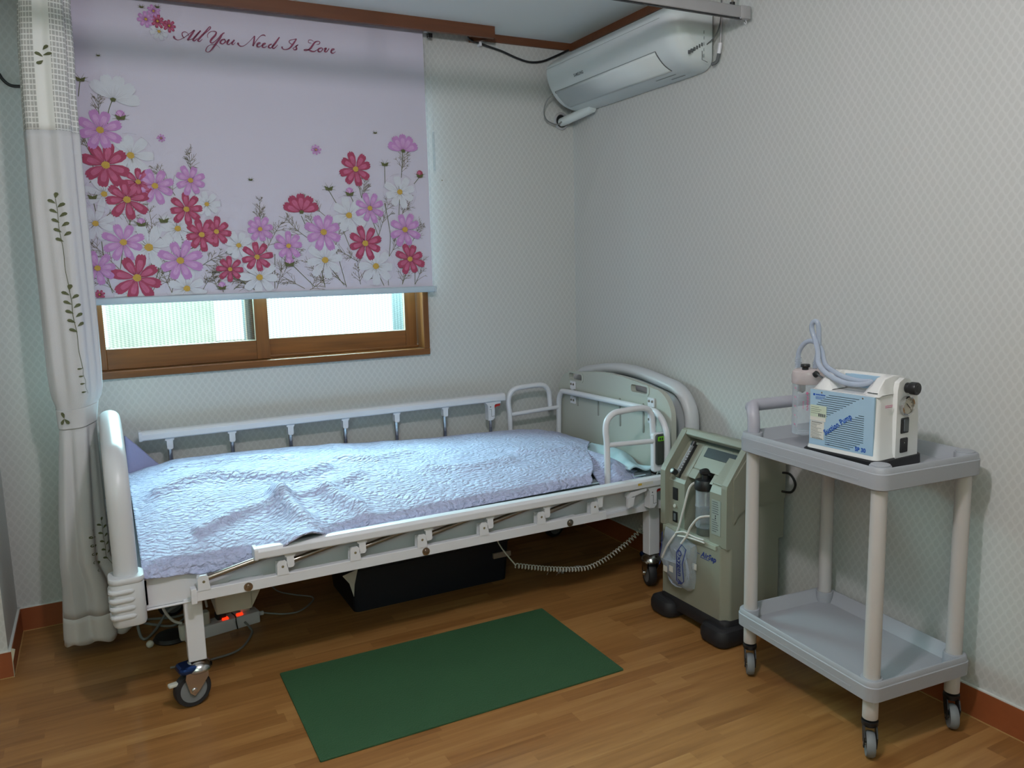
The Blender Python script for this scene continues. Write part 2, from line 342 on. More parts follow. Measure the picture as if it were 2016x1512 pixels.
    def text(s, body, origin, xa, ya, size, m, shear=0, bold=0, lift=.0004, sx=1):
        cu = bpy.data.curves.new('lettering', 'FONT'); cu.body = body; cu.size = size; cu.shear = shear; cu.offset = bold; cu.space_character = 1.06 if bold > .0003 else 1; cu.resolution_u = 3
        to = bpy.data.objects.new('lettering', cu); C.objects.link(to)
        me = bpy.data.meshes.new_from_object(to.evaluated_get(bpy.context.evaluated_depsgraph_get()))
        xa, ya = Vector(xa).normalized(), Vector(ya).normalized(); za = xa.cross(ya); o = Vector(origin)+za*lift
        s.add([o+xa*v.co.x*sx+ya*v.co.y for v in me.vertices], [tuple(p.vertices) for p in me.polygons], m)
        bpy.data.objects.remove(to); bpy.data.meshes.remove(me); bpy.data.curves.remove(cu)
        return s
    def build(s, name, parent=None, world=True, bevel=0, seg=2, subsurf=0, wn=False):
        if parent is not None and world:
            inv = XF[parent.name].inverted(); vs = [inv @ p for p in s.v]
        else: vs = s.v
        me = bpy.data.meshes.new(name); me.from_pydata([tuple(p) for p in vs], [], s.f)
        for m in s.mats: me.materials.append(m)
        me.polygons.foreach_set('material_index', s.m); me.polygons.foreach_set('use_smooth', s.sm)
        if s.uv:
            ul = me.uv_layers.new(name='UVMap')
            for l in me.loops: ul.data[l.index].uv = s.uv[l.vertex_index]
        me.update()
        if any(s.sm): me.set_sharp_from_angle(angle=math.radians(38))
        o = bpy.data.objects.new(name, me); C.objects.link(o)
        if parent is not None: o.parent = parent; XF[o.name] = XF[parent.name]
        else: XF[o.name] = Matrix()
        if bevel:
            b = o.modifiers.new('bevel', 'BEVEL'); b.width = bevel; b.segments = seg; b.limit_method = 'ANGLE'; b.angle_limit = math.radians(40)
            b.harden_normals = False
        if subsurf:
            q = o.modifiers.new('sub', 'SUBSURF'); q.levels = subsurf; q.render_levels = subsurf
        return o
XF = {}
def rr(hx, hy, r, n=4):
    out = []
    for cx, cy, a0 in ((hx-r, hy-r, 0), (-hx+r, hy-r, 90), (-hx+r, -hy+r, 180), (hx-r, -hy+r, 270)):
        for k in range(n+1):
            a = math.radians(a0+90*k/n); out.append((cx+r*math.cos(a), cy+r*math.sin(a)))
    return out
def tag(o, label=None, cat=None, group=None, kind=None):
    if label: o['label'] = label
    if cat: o['category'] = cat
    if group: o['group'] = group
    if kind: o['kind'] = kind
    return o
def thing(name, label, cat, loc=(0, 0, 0), rz=0, group=None):
    o = bpy.data.objects.new(name, None); C.objects.link(o); o.location = loc; o.rotation_euler = (0, 0, rz); o.empty_display_size = .05
    XF[o.name] = Matrix.Translation(loc) @ Matrix.Rotation(rz, 4, 'Z')
    return tag(o, label, cat, group)
def struct(name, mb, parent=None, **k):
    o = mb.build(name, parent, **k); o['kind'] = 'structure'; return o
SCRIPT=[[(-1.7353,2.1443,0.0106),(-1.7383,2.1409,0.0089),(-1.7323,2.1354,0.0055),(-1.7230,2.1340,0.0031),(-1.7097,2.1399,0.0027),(-1.6896,2.1546,0.0027),(-1.6655,2.1744,0.0044)],[(-1.6865,2.1497,0.0022),(-1.6900,2.1607,0.0027),(-1.7000,2.1644,0.0035),(-1.7085,2.1588,0.0049),(-1.7081,2.1492,0.0053),(-1.7018,2.1420,0.0027)],[(-1.6647,2.1739,0.0084),(-1.6774,2.1559,0.0102),(-1.6919,2.1359,0.0102)],[(-1.6902,2.1361,0.0031),(-1.6695,2.1461,0.0022),(-1.6466,2.1706,0.0027)],[(-1.6437,2.1744,0.0075),(-1.6600,2.1559,0.0097),(-1.6726,2.1396,0.0097),(-1.6676,2.1361,0.0062),(-1.6573,2.1456,0.0027)],[(-1.6369,2.1601,0.0022),(-1.6200,2.1742,0.0035),(-1.6084,2.1870,0.0053),(-1.6117,2.1911,0.0044),(-1.6292,2.1697,0.0089),(-1.6522,2.1444,0.0102),(-1.6554,2.1370,0.0080),(-1.6493,2.1362,0.0040),(-1.6399,2.1447,0.0022)],[(-1.6200,2.1512,0.0027),(-1.6211,2.1608,0.0035),(-1.6132,2.1714,0.0035),(-1.6004,2.1767,0.0031),(-1.5895,2.1748,0.0066),(-1.5934,2.1637,0.0097),(-1.6089,2.1461,0.0102),(-1.6123,2.1368,0.0084),(-1.6044,2.1353,0.0049),(-1.5864,2.1510,0.0031),(-1.5725,2.1685,0.0031)],[(-1.5595,2.1756,0.0044),(-1.5680,2.1699,0.0075),(-1.5771,2.1555,0.0097),(-1.5970,2.1285,0.0102),(-1.6147,2.1063,0.0053),(-1.6257,2.1004,0.0031),(-1.6315,2.1056,0.0049),(-1.6242,2.1196,0.0035),(-1.6094,2.1286,0.0022),(-1.5916,2.1291,0.0018),(-1.5799,2.1186,0.0016)],[(-1.5603,2.1528,0.0053),(-1.5723,2.1480,0.0075),(-1.5775,2.1385,0.0097),(-1.5697,2.1352,0.0049),(-1.5591,2.1439,0.0071),(-1.5612,2.1527,0.0053)],[(-1.5565,2.1433,0.0022),(-1.5450,2.1525,0.0071),(-1.5532,2.1391,0.0093),(-1.5472,2.1352,0.0049),(-1.5346,2.1464,0.0027)],[(-1.5259,2.1535,0.0075),(-1.5359,2.1408,0.0093),(-1.5317,2.1364,0.0044),(-1.5229,2.1448,0.0022)],[(-1.5109,2.1436,0.0107),(-1.5145,2.1403,0.0088),(-1.5060,2.1335,0.0054),(-1.4916,2.1365,0.0029),(-1.4722,2.1528,0.0024),(-1.4524,2.1745,0.0034)],[(-1.4507,2.1756,0.0068),(-1.4547,2.1562,0.0093),(-1.4595,2.1377,0.0093)],[(-1.4591,2.1377,0.0029),(-1.4453,2.1591,0.0029),(-1.4297,2.1768,0.0034),(-1.4170,2.1825,0.0058),(-1.4100,2.1788,0.0039)],[(-1.4444,2.1432,0.0034),(-1.4337,2.1492,0.0034),(-1.4324,2.1528,0.0054),(-1.4409,2.1495,0.0078),(-1.4443,2.1392,0.0097),(-1.4366,2.1369,0.0049),(-1.4269,2.1439,0.0024)],[(-1.4249,2.1431,0.0034),(-1.4141,2.1492,0.0034),(-1.4129,2.1527,0.0054),(-1.4213,2.1495,0.0078),(-1.4247,2.1390,0.0097),(-1.4171,2.1368,0.0049),(-1.4073,2.1438,0.0024)],[(-1.3890,2.1522,0.0058),(-1.3988,2.1466,0.0078),(-1.4014,2.1389,0.0093),(-1.3931,2.1381,0.0044),(-1.3819,2.1503,0.0029)],[(-1.3579,2.1805,0.0063),(-1.3729,2.1603,0.0093),(-1.3866,2.1417,0.0097),(-1.3807,2.1372,0.0058),(-1.3661,2.1519,0.0024)],[(-1.3108,2.1583,0.0029),(-1.3210,2.1645,0.0049),(-1.3194,2.1722,0.0044),(-1.3063,2.1772,0.0034),(-1.2922,2.1807,0.0049)],[(-1.2934,2.1795,0.0058),(-1.3086,2.1585,0.0102),(-1.3224,2.1433,0.0068),(-1.3387,2.1368,0.0044),(-1.3495,2.1398,0.0063),(-1.3503,2.1467,0.0107)],[(-1.3107,2.1429,0.0034),(-1.2883,2.1589,0.0034),(-1.2962,2.1526,0.0083),(-1.2946,2.1435,0.0088),(-1.3035,2.1389,0.0054),(-1.3075,2.1422,0.0058)],[(-1.2162,2.1686,0.0024),(-1.2063,2.1696,0.0039),(-1.2015,2.1770,0.0049),(-1.2089,2.1808,0.0039),(-1.2224,2.1743,0.0088),(-1.2379,2.1541,0.0102),(-1.2505,2.1436,0.0054),(-1.2615,2.1400,0.0039),(-1.2657,2.1425,0.0054),(-1.2525,2.1454,0.0054),(-1.2376,2.1406,0.0088),(-1.2256,2.1407,0.0058),(-1.2108,2.1505,0.0019)],[(-1.2266,2.1780,0.0024),(-1.2360,2.1828,0.0034),(-1.2455,2.1802,0.0034),(-1.2461,2.1719,0.0039),(-1.2357,2.1709,0.0024)],[(-1.1950,2.1572,0.0054),(-1.2074,2.1523,0.0083),(-1.2102,2.1428,0.0093),(-1.2003,2.1425,0.0044),(-1.1927,2.1512,0.0063),(-1.1950,2.1572,0.0049)],[(-1.1875,2.1537,0.0029),(-1.1778,2.1572,0.0083),(-1.1847,2.1457,0.0093),(-1.1777,2.1438,0.0054),(-1.1658,2.1575,0.0054)],[(-1.1590,2.1477,0.0034),(-1.1475,2.1540,0.0034),(-1.1462,2.1577,0.0054),(-1.1553,2.1543,0.0078),(-1.1588,2.1435,0.0097),(-1.1505,2.1411,0.0049),(-1.1400,2.1484,0.0024)]]
FLOWERS=[('P',-2.0086,1.8009,0.0781),('R',-1.9008,1.6242,0.0580),('P',-1.8458,1.6110,0.0714),('R',-2.0017,1.6802,0.0871),('R',-1.9432,1.5602,0.0804),('P',-1.7217,1.6341,0.0603),('W',-1.9179,1.7169,0.0804),('W',-2.0157,1.5788,0.0670),('W',-1.6710,1.5472,0.0536),('W',-1.7802,1.4566,0.0714),('P',-1.9682,1.4078,0.0759),('W',-1.8852,1.3885,0.0938),('R',-1.7444,1.5277,0.0670),('R',-1.6441,1.4449,0.0603),('R',-1.6979,1.4337,0.0670),('P',-1.7810,1.3382,0.0848),('P',-2.0606,1.3166,0.0670),('R',-1.9339,1.2783,0.0915),('W',-1.7661,1.2332,0.0759),('W',-2.0528,1.4750,0.0670),('R',-2.0627,1.2218,0.0201),('W',-1.9649,1.2143,0.0536),('R',-1.6046,1.3016,0.0536),('W',-1.5659,1.3923,0.0603),('P',-1.4812,1.4541,0.0558),('W',-1.4963,1.2673,0.0804),('R',-1.5004,1.3464,0.0647),('P',-1.3757,1.3882,0.0603),('P',-1.2317,1.4415,0.0826),('W',-1.1225,1.5088,0.0826),('W',-1.2323,1.3294,0.0848),('P',-1.0324,1.5383,0.0670),('R',-1.0598,1.3950,0.0804),('R',-1.0842,1.6948,0.0737),('W',-0.8979,1.6068,0.0759),('P',-0.8828,1.4508,0.0781),('W',-1.0188,1.2999,0.0848),('R',-0.8658,1.3265,0.0714),('P',-1.8109,1.7825,0.0156),('P',-1.2426,1.7648,0.0223),('P',-1.8270,2.1937,0.0312),('P',-1.7994,2.2245,0.0246),('W',-1.7866,2.1565,0.0335),('R',-1.7887,2.1910,0.0268),('R',-1.7507,2.1795,0.0246)]
CUPS=[('R',-1.3161,1.5316,0.0759,0),('P',-0.8755,1.7864,0.0714,0),('W',-1.9577,1.9188,0.0893,20)]
BUDS=[('P',-1.9388,1.8555,0.0201),('P',-1.9031,1.4788,0.0179),('P',-1.6393,1.2384,0.0179),('P',-1.3759,1.3241,0.0223),('P',-1.1150,1.6027,0.0201),('R',-0.8053,1.6825,0.0179),('G',-0.9588,1.7254,0.0179),('G',-1.1999,1.6232,0.0201),('G',-2.0545,1.9767,0.0179),('G',-1.9919,2.0569,0.0067),('G',-1.5040,1.6453,0.0089),('G',-0.9940,1.8462,0.0089),('G',-1.8262,1.4937,0.0201),('G',-2.0534,1.5746,0.0179),('G',-1.8382,2.2371,0.0089),('G',-1.7860,2.2433,0.0089)]
STEMS=[[(-1.9584,1.9101),(-1.9802,1.8478),(-1.9863,1.7249)],[(-1.9396,1.8467),(-1.9678,1.8048)],[(-2.0025,1.6713),(-2.0591,1.6169)],[(-2.0543,1.5640),(-2.0466,1.5072)],[(-1.9435,1.5566),(-1.9405,1.4569)],[(-1.9037,1.4715),(-1.9309,1.4111)],[(-1.7013,1.3901),(-1.7206,1.3523)],[(-1.9687,1.4023),(-1.9868,1.3111)],[(-1.8770,1.3829),(-1.8833,1.3085)],[(-1.8457,1.3638),(-1.8641,1.2893),(-1.8956,1.2247)],[(-1.7813,1.3344),(-1.8112,1.2500),(-1.8210,1.2161)],[(-2.0389,1.4121),(-2.0348,1.3123),(-2.0194,1.2256)],[(-1.6441,1.4449),(-1.7418,1.3811),(-1.8200,1.4008)],[(-1.6396,1.2345),(-1.6355,1.2148)],[(-1.6046,1.3016),(-1.5483,1.2412),(-1.5115,1.2161)],[(-1.3178,1.5057),(-1.2932,1.4457)],[(-1.4812,1.4541),(-1.4620,1.3675)],[(-1.3759,1.3241),(-1.2805,1.2220)],[(-1.2506,1.3031),(-1.2391,1.2184)],[(-1.2229,1.3128),(-1.1582,1.2240)],[(-1.2317,1.4415),(-1.1877,1.3738),(-1.1500,1.2174)],[(-1.2009,1.6072),(-1.1726,1.5572)],[(-1.1134,1.5926),(-1.0872,1.5275)],[(-1.0850,1.6806),(-1.0649,1.5791)],[(-0.9593,1.7151),(-0.9619,1.6222)],[(-0.9674,1.5598),(-0.9493,1.4341),(-0.9586,1.3389)],[(-0.8763,1.7698),(-0.8882,1.6655)],[(-0.8058,1.6719),(-0.8325,1.6417)],[(-0.8981,1.6026),(-0.9078,1.4974)],[(-1.1232,1.4965),(-1.1160,1.4349)],[(-1.1641,1.4862),(-1.1239,1.3729)],[(-0.8831,1.4444),(-0.8615,1.3695)],[(-1.0194,1.2872),(-0.9873,1.2181)],[(-0.9675,1.2539),(-0.9671,1.2175)],[(-1.0335,1.5176),(-1.0011,1.4238)],[(-1.4313,1.3571),(-1.4406,1.2215)],[(-0.8794,1.2837),(-0.9055,1.2197)],[(-0.8447,1.2829),(-0.8478,1.2178)],[(-2.0549,1.9716),(-2.0668,1.9111)],[(-2.0414,1.6525),(-2.0463,1.7224),(-2.0622,1.7739)]]
FERNS=[(-2.0074,1.8496,90,0.0580),(-2.0438,1.7138,115,0.0759),(-1.7202,1.6527,85,0.0625),(-1.7792,1.5774,120,0.0759),(-1.8681,1.4475,90,0.0670),(-2.0140,1.2291,120,0.0893),(-1.9901,1.3112,130,0.0848),(-1.7109,1.3139,35,0.0759),(-1.8869,1.2243,60,0.0982),(-1.8206,1.2218,110,0.0893),(-1.7086,1.2272,60,0.0580),(-1.5571,1.2513,150,0.0759),(-1.4797,1.4756,85,0.0625),(-1.4613,1.3774,60,0.0804),(-1.4327,1.2212,70,0.0893),(-1.3220,1.2173,150,0.0982),(-1.2930,1.4155,145,0.0804),(-1.2478,1.4152,120,0.0670),(-1.3984,1.2865,60,0.0759),(-1.1496,1.2237,140,0.0893),(-1.1877,1.3738,75,0.0804),(-1.0649,1.5791,75,0.0670),(-1.0011,1.4238,70,0.0982),(-0.9586,1.3389,55,0.0804),(-0.8877,1.6759,80,0.0714),(-0.8959,1.5080,60,0.0670),(-0.8478,1.2178,60,0.0804),(-0.9055,1.2197,80,0.0759),(-1.0117,1.2232,100,0.0580),(-1.2383,1.2308,120,0.0804),(-1.0944,1.3204,150,0.0759),(-0.8507,1.4015,60,0.0625),(-1.6534,1.2252,110,0.0536),(-1.5972,1.2232,40,0.0580),(-1.9522,1.4569,60,0.0759),(-2.0145,1.5020,40,0.0670),(-1.8359,1.4196,150,0.0759),(-1.2215,1.5062,140,0.0670),(-1.9389,1.3192,70,0.0759),(-1.0888,1.2258,100,0.0670),(-1.5115,1.2161,150,0.0759),(-1.3020,1.2084,35,0.0670),(-1.8024,1.4006,25,0.0759)]
# ================================================================ the room
CZ = 2.30
m = MB(); m.box((-4.4, -4.6, -.1), (.15, .15, 0), FLOOR); struct('floor', m)
m = MB(); m.box((-4.4, -4.6, CZ), (.15, -.115, CZ+.16), CEIL); m.box((-.46, -.115, CZ), (.15, .15, CZ+.16), CEIL)
m.box((-4.4, -.115, CZ+.12), (-.46, .15, CZ+.16), CEIL); struct('ceiling', m)
WX0, WX1, WZ0, WZ1 = -2.125, -.80, .925, 2.10
m = MB(); m.box((-4.4, 0, 0), (WX0, .14, CZ+.16), WALL); m.box((WX1, 0, 0), (.14, .14, CZ+.16), WALL)
m.box((WX0, 0, 0), (WX1, .14, WZ0), WALL); m.box((WX0, 0, WZ1), (WX1, .14, CZ+.16), WALL); struct('wall_back', m)
m = MB(); m.box((0, -4.6, 0), (.14, 0, CZ), WALL); struct('wall_right', m)
m = MB(); m.box((-4.4, -.38, 0), (-2.434, 0, CZ), WALL); struct('wall_left', m)
m = MB(); m.box((-4.4, -4.6, 0), (-4.26, -.38, CZ), WALL); struct('wall_far_left', m)
m = MB(); m.box((-4.4, -4.6, 0), (0, -4.46, CZ), WALL); struct('wall_rear', m)
def base(name, a, b, n):
    """baseboard run from a to b, n = direction into the room"""
    m = MB(); a = Vector((*a, 0)); b = Vector((*b, 0)); nn = Vector((*n, 0))
    p = a+nn*.010; m.box((min(a.x, b.x, (b+nn*.01).x), min(a.y, b.y, (b+nn*.01).y), 0), (max(a.x, b.x, (a+nn*.01).x), max(a.y, b.y, (a+nn*.01).y), .086), BASEW)
    m.box((min(a.x, b.x, (b+nn*.008).x), min(a.y, b.y, (b+nn*.008).y), .086), (max(a.x, b.x, (a+nn*.008).x), max(a.y, b.y, (a+nn*.008).y), .0895), CAULK)
    m.box((min(a.x, b.x, (b+nn*.013).x), min(a.y, b.y, (b+nn*.013).y), 0), (max(a.x, b.x, (a+nn*.013).x), max(a.y, b.y, (a+nn*.013).y), .002), FLINE)
    return struct(name, m)
base('baseboard_back', (-2.434, 0), (0, 0), (0, -1)); base('baseboard_right', (0, -4.4), (0, 0), (-1, 0))
base('baseboard_column', (-2.434, -.38), (-2.434, 0), (1, 0)); base('baseboard_left', (-4.26, -.38), (-2.424, -.38), (0, -1))
# the chipped pale corner of the baseboard on the column
m = MB(); m.prism([(-2.4232, .0), (-2.4232, .05), (-2.414, .088), (-2.4245, .094), (-2.4245, .0)], 1, -.3935, -.379, BEAD); tag(struct('trim_5', m), 'pale chipped end of the baseboard at the wall corner')
# mouldings at the ceiling
m = MB(); m.box((-.46, -.012, CZ-.032), (0, 0, CZ), TRIMW); struct('trim_1', m)
m = MB(); m.box((-.014, -4.4, CZ-.032), (0, 0, CZ), TRIMW); struct('trim_2', m)
m = MB(); m.box((-4.26, -.118, CZ-.048), (-.46, -.098, CZ+.01), TRIMW); struct('trim_3', m)
m = MB(); m.prism([(-.46, -.118), (-.46, -.098), (-.53, -.012), (-.53, 0), (-.505, 0)], 2, CZ-.044, CZ+.01, TRIMW); struct('trim_4', m)
# neighbouring wall seen through the patterned glass
m = MB(); m.box((-2.02, 2.0, -.3), (-1.42, 2.1, 1.9), OUTW); m.box((-2.6, 2.02, -.3), (-.6, 2.12, .86), OUTW); m.box((-.80, .145, .6), (-.5, .40, 2.4), OUTD); m.box((-1.515, .16, .6), (-1.47, .30, 2.4), OUTD); struct('outside_wall', m)

# ---------------------------------------------------------------- window
wf = MB()
t = .024
wf.box((WX0-t, -.020, WZ0-.018), (WX1+t, .12, WZ0+.010), WINW)                      # sill casing
wf.box((WX0-t, -.020, WZ1), (WX1+t, .12, WZ1+t), WINW)
wf.box((WX0-t, -.0195, WZ0+.010), (WX0+.006, .119, WZ1), WINV); wf.box((WX1-.004, -.0195, WZ0+.010), (WX1+t-.0005, .119, WZ1), WINV)
wf.box((WX0, .055, WZ0+.010), (WX1, .10, WZ0+.022), WINW)
win = wf.build('window_1', bevel=.003); win['kind'] = 'structure'
def sash(x0, x1, y0, y1):
    m = MB(); z0, z1 = WZ0+.012, WZ1-.002
    m.box((x0, y0, z0), (x0+.058, y1, z1), WINV); m.box((x1-.052, y0, z0), (x1, y1, z1), WINV)
    m.box((x0+.058, y0, z0), (x1-.052, y1, z0+.078), WINW); m.box((x0+.058, y0, z1-.06), (x1-.052, y1, z1), WINW)
    # pale glazing bead
    m.box((x0+.058, y0-.001, z0+.076), (x1-.052, y0+.006, z0+.080), BEAD); m.box((x1-.056, y0-.001, z0+.078), (x1-.052, y0+.006, z1-.06), BEAD)
    s = m.build('window_sash', win, bevel=.0025); s['kind'] = 'structure'
    g = MB(); g.box((x0+.056, (y0+y1)/2-.002, z0+.076), (x1-.050, (y0+y1)/2+.002, z1-.058), GLASS)
    o = g.build('glass_pane', s); o['kind'] = 'structure'
sash(WX0+.008, -1.462, .018, .046)
sash(-1.542, WX1-.008, .056, .084)
# ---------------------------------------------------------------- roller blind
bl = thing('roller_blind', 'roller blind printed with pink, crimson and white cosmos flowers over the window', 'blind', (-1.45, -.05, 1.19))
m = MB(); nx = 40; xa, xb = -2.145, -.765
for (z0, z1) in ((1.205, 2.36),):
    zs = [z0+(z1-z0)*i/30 for i in range(31)]; xs = [xa+(xb-xa)*i/nx for i in range(nx+1)]
    yy = lambda x, z: -.050-.0012*math.sin(9*x)*(2.36-z)
    vs = [(x, yy(x, z)-d, z) for d in (0, -.0008) for z in zs for x in xs]; k = (nx+1)*31
    fs = [(j*(nx+1)+i, j*(nx+1)+i+1, (j+1)*(nx+1)+i+1, (j+1)*(nx+1)+i) for j in range(30) for i in range(nx)]
    m.add(vs, fs+[tuple(q+k for q in f[::-1]) for f in fs], BLINDF, True)
m.build('fabric', bl)
m = MB(); m.rbox((xa, -.060, 1.183), (xb+.006, -.044, 1.209), .006, BLUEW, axis=0); m.rbox((xb+.004, -.061, 1.180), (xb+.014, -.043, 1.208), .003, CLEAR, axis=0); m.build('bottom_bar', bl)
m = MB(); m.cyl((xa, -.048, 2.355), (xb, -.048, 2.355), .018, WHITE); m.build('roller_tube', bl)
m = MB(); m.rbox((xb+.006, -.055, 2.262), (xb+.020, -.040, 2.36), .003, WHITE, axis=0); m.box((xb+.024, -.05, 2.245), (xb+.045, -.035, 2.262), BLACK); m.build('chain_bracket', bl, bevel=.001)
m = MB()
for dx, zb in ((.006, 1.20), (.024, 1.76)):
    for i in range(int((2.27-zb)/.0065)):
        z = 2.27-i*.0065; x = xb+dx+.004*math.sin(z*7)*(dx > .01)+(.006 if dx > .01 and z < 1.95 else 0)
        m.add([(x-.0015, -.052, z), (x, -.0535, z), (x+.0015, -.052, z), (x, -.0505, z), (x, -.052, z+.0024), (x, -.052, z-.0024)],
              [(0, 1, 4), (1, 2, 4), (2, 3, 4), (3, 0, 4), (1, 0, 5), (2, 1, 5), (3, 2, 5), (0, 3, 5)], WHITE)
m.rbox((xb+.026, -.056, 1.70), (xb+.034, -.049, 1.86), .002, CLEAR)
m.build('bead_chain', bl)
# printed flowers: flat ink on the fabric
pr = MB(); LAY = [-.0525]
def clipz(pts, z0=1.2105):
    out = []
    for a, b in zip(pts, pts[1:]+pts[:1]):
        ia, ib = a[1] >= z0, b[1] >= z0
        if ia: out.append(a)
        if ia != ib: t = (z0-a[1])/(b[1]-a[1]); out.append((a[0]+(b[0]-a[0])*t, z0))
    return out
def ink(pts, mm, lift=0):
    pts = [(min(x, -.7675), z) for x, z in clipz(list(pts))]
    if len(pts) < 3: return
    pr.add([(x, LAY[0]-lift, z) for x, z in pts], [tuple(range(len(pts)))], mm) if len(pts) < 4 else pr.poly([(x, LAY[0]-lift, z) for x, z in pts], mm)
def stroke(P, w0, w1, mm, lift=0):
    P = [(min(x, -.768), max(z, 1.2110)) for x, z in P]
    n = len(P); Lp = []; Rp = []
    for i in range(n):
        a, b = P[max(i-1, 0)], P[min(i+1, n-1)]; dx, dz = b[0]-a[0], b[1]-a[1]; l = math.hypot(dx, dz) or 1
        w = (w0[i] if isinstance(w0, list) else w0+(w1-w0)*i/(n-1))/2; Lp.append((P[i][0]-dz/l*w, P[i][1]+dx/l*w)); Rp.append((P[i][0]+dz/l*w, P[i][1]-dx/l*w))
    vs = [(x, LAY[0]-lift, z) for x, z in Lp+Rp]; pr.add(vs, [(i, i+1, n+i+1, n+i) for i in range(n-1)], mm)
rnd = random.Random(7)
def petal(cx, cz, a, L, wd, mA, mB_, mL, lift):
    ca, sa = math.cos(a), math.sin(a)
    def T(u, v): return (cx+L*u*ca-wd*v*sa, cz+L*u*sa+wd*v*ca)
    out = [(.10, .06), (.35, .34), (.62, .50), (.86, .46), (.97, .27), (.93, .14), (1.0, .02), (.93, -.12), (.97, -.26), (.86, -.45), (.62, -.50), (.35, -.34), (.10, -.06)]
    out = [(u*(1+rnd.uniform(-.02, .02)), v) for u, v in out]
    ink([T(*p) for p in out], mA, lift)
    ink([T(.15+.68*(p[0]-.1), p[1]*.52) for p in out], mB_, lift+.00012)
    for v in (-.16, 0, .16): stroke([T(.1, v*.3), T(.45+.15*rnd.random(), v)], .0009, .0003, mL, lift+.0002)
PM = {'P': (PINK, PINK2, PINKD), 'R': (CRIM, CRIM2, CRIMD), 'W': (WPET, WPET, WPETD)}
def flower(kind, x, z, r, lift):
    a0 = rnd.random()*PI; n = 8; A, B_, D = PM[kind]; sq = .86+.14*rnd.random()
    for k in list(range(0, n, 2))+list(range(1, n, 2)):
        petal(x, z, a0+2*PI*k/n+rnd.uniform(-.08, .08), .96*r*(1+rnd.uniform(-.1, .06)), r*.43*sq, A, B_, D, lift+.00003*k)
        if kind == 'W':
            a = a0+2*PI*k/n; q = [(x+r*math.cos(a+t)*.97, z+r*math.sin(a+t)*.97) for t in (-.3, -.1, .1, .3)]; stroke(q, .0006, .0006, WPETD, lift+.0003)
    if r > .012:
        c = .15*r; ink([(x+c*math.cos(t*PI/5)*(1+.15*(t % 2)), z+c*math.sin(t*PI/5)) for t in range(10)], YEL, lift+.0005)
        for k in range(9):
            a = rnd.random()*2*PI; stroke([(x+c*math.cos(a), z+c*math.sin(a)), (x+2.3*c*math.cos(a), z+2.3*c*math.sin(a))], .0011, .0003, BROWN if kind == 'W' else D, lift+.0004)
def spl2(P, n=6): return [(p.x, p.y) for p in cr([(a, b, 0) for a, b in P], n)]
def fern(x, z, a, L, lift, depth=0):
    P = []; n = 8; bend = rnd.uniform(-.35, .35)
    for i in range(n+1):
        t = i/n; P.append((x, z)); x += L/n*math.cos(a+bend*t); z += L/n*math.sin(a+bend*t)
    stroke(P, .0021 if depth == 0 else .0014, .0008, GREEN if depth == 0 and rnd.random() < .6 else BROWN, lift)
    if depth < 2:
        for i in range(1, n):
            for sd in (-1, 1):
                if rnd.random() < (.62 if depth == 0 else .22): fern(P[i][0], P[i][1], a+bend*i/n+sd*rnd.uniform(.45, .85), L*(.62-.05*i)*rnd.uniform(.6, 1), lift, depth+1)
for f in FERNS: fern(f[0], f[1], math.radians(f[2]), f[3]*1.6, .00002)
for s_ in STEMS: stroke(spl2(s_), .0026, .0022, GREEN, .0001)
for i, (k, x, z, r) in enumerate(sorted(FLOWERS[:], key=lambda f: f[0] != 'W')): flower(k, x, z, r, .0004+.00002*i)
for k, x, z, r, an in CUPS:
    A, B_, D = PM[k]; z -= .012
    for j, a in enumerate((158, 22, 124, 56, 90)): petal(x, z, math.radians(a-an), r*1.0, r*.46, A, B_, D, .0016+.0001*j)
    ink([(x-.010, z+.004), (x-.006, z-.006), (x+.006, z-.006), (x+.010, z+.004), (x, z+.008)], GREEN, .0023)
for k, x, z, r in BUDS:
    if k != 'G':
        A = PM[k]; ink([(x+r*.8*math.cos(t*PI/6), z+r*.9*math.sin(t*PI/6)) for t in range(12)], A[0], .0022); ink([(x+r*.4*math.cos(t*PI/6)-.2*r, z+.2*r+r*.45*math.sin(t*PI/6)) for t in range(12)], A[1], .0024)
    ink([(x-r*.9, z+r*.1), (x-r*.6, z-r*.8), (x+r*.6, z-r*.8), (x+r*.9, z+r*.1), (x, z-r*.3)], GREEN, .0026)
    for a in (20, 60, 120, 160, -20, 200): stroke([(x, z-r*.5), (x+1.5*r*math.cos(math.radians(a)), z-.3*r+1.2*r*math.sin(math.radians(a)))], .0016, .0005, GREEN, .0027)
for s_ in SCRIPT:
    n = 8; P = cr([(a, b, w) for a, b, w in s_], n); stroke([(p.x, p.y) for p in P], [max(p.z*.64, .0008) for p in P], 0, INK, .001)
pr.build('floral_print', bl)

# ---------------------------------------------------------------- curtain, tied, in the corner
cu = thing('curtain', 'tied white curtain with olive leaf sprigs hanging beside the window', 'curtain', (-2.17, -.30, .04))
ZL = [(2.30, -2.200, -2.045), (2.14, -2.213, -2.066), (2.0, -2.226, -2.068), (1.84, -2.232, -2.076), (1.52, -2.243, -2.078), (1.19, -2.243, -2.079), (.98, -2.243, -2.082), (.90, -2.240, -2.086), (.86, -2.230, -2.108), (.83, -2.226, -2.112),
      (.77, -2.228, -2.115), (.62, -2.243, -2.115), (.50, -2.256, -2.115), (.33, -2.268, -2.114), (.26, -2.270, -2.080), (.04, -2.285, -2.058)]
def lerp_t(z, k):
    for a, b in zip(ZL, ZL[1:]):
        if b[0] <= z <= a[0]: t = (a[0]-z)/(a[0]-b[0]); return a[k]+(b[k]-a[k])*t
    return ZL[0][k] if z > ZL[0][0] else ZL[-1][k]
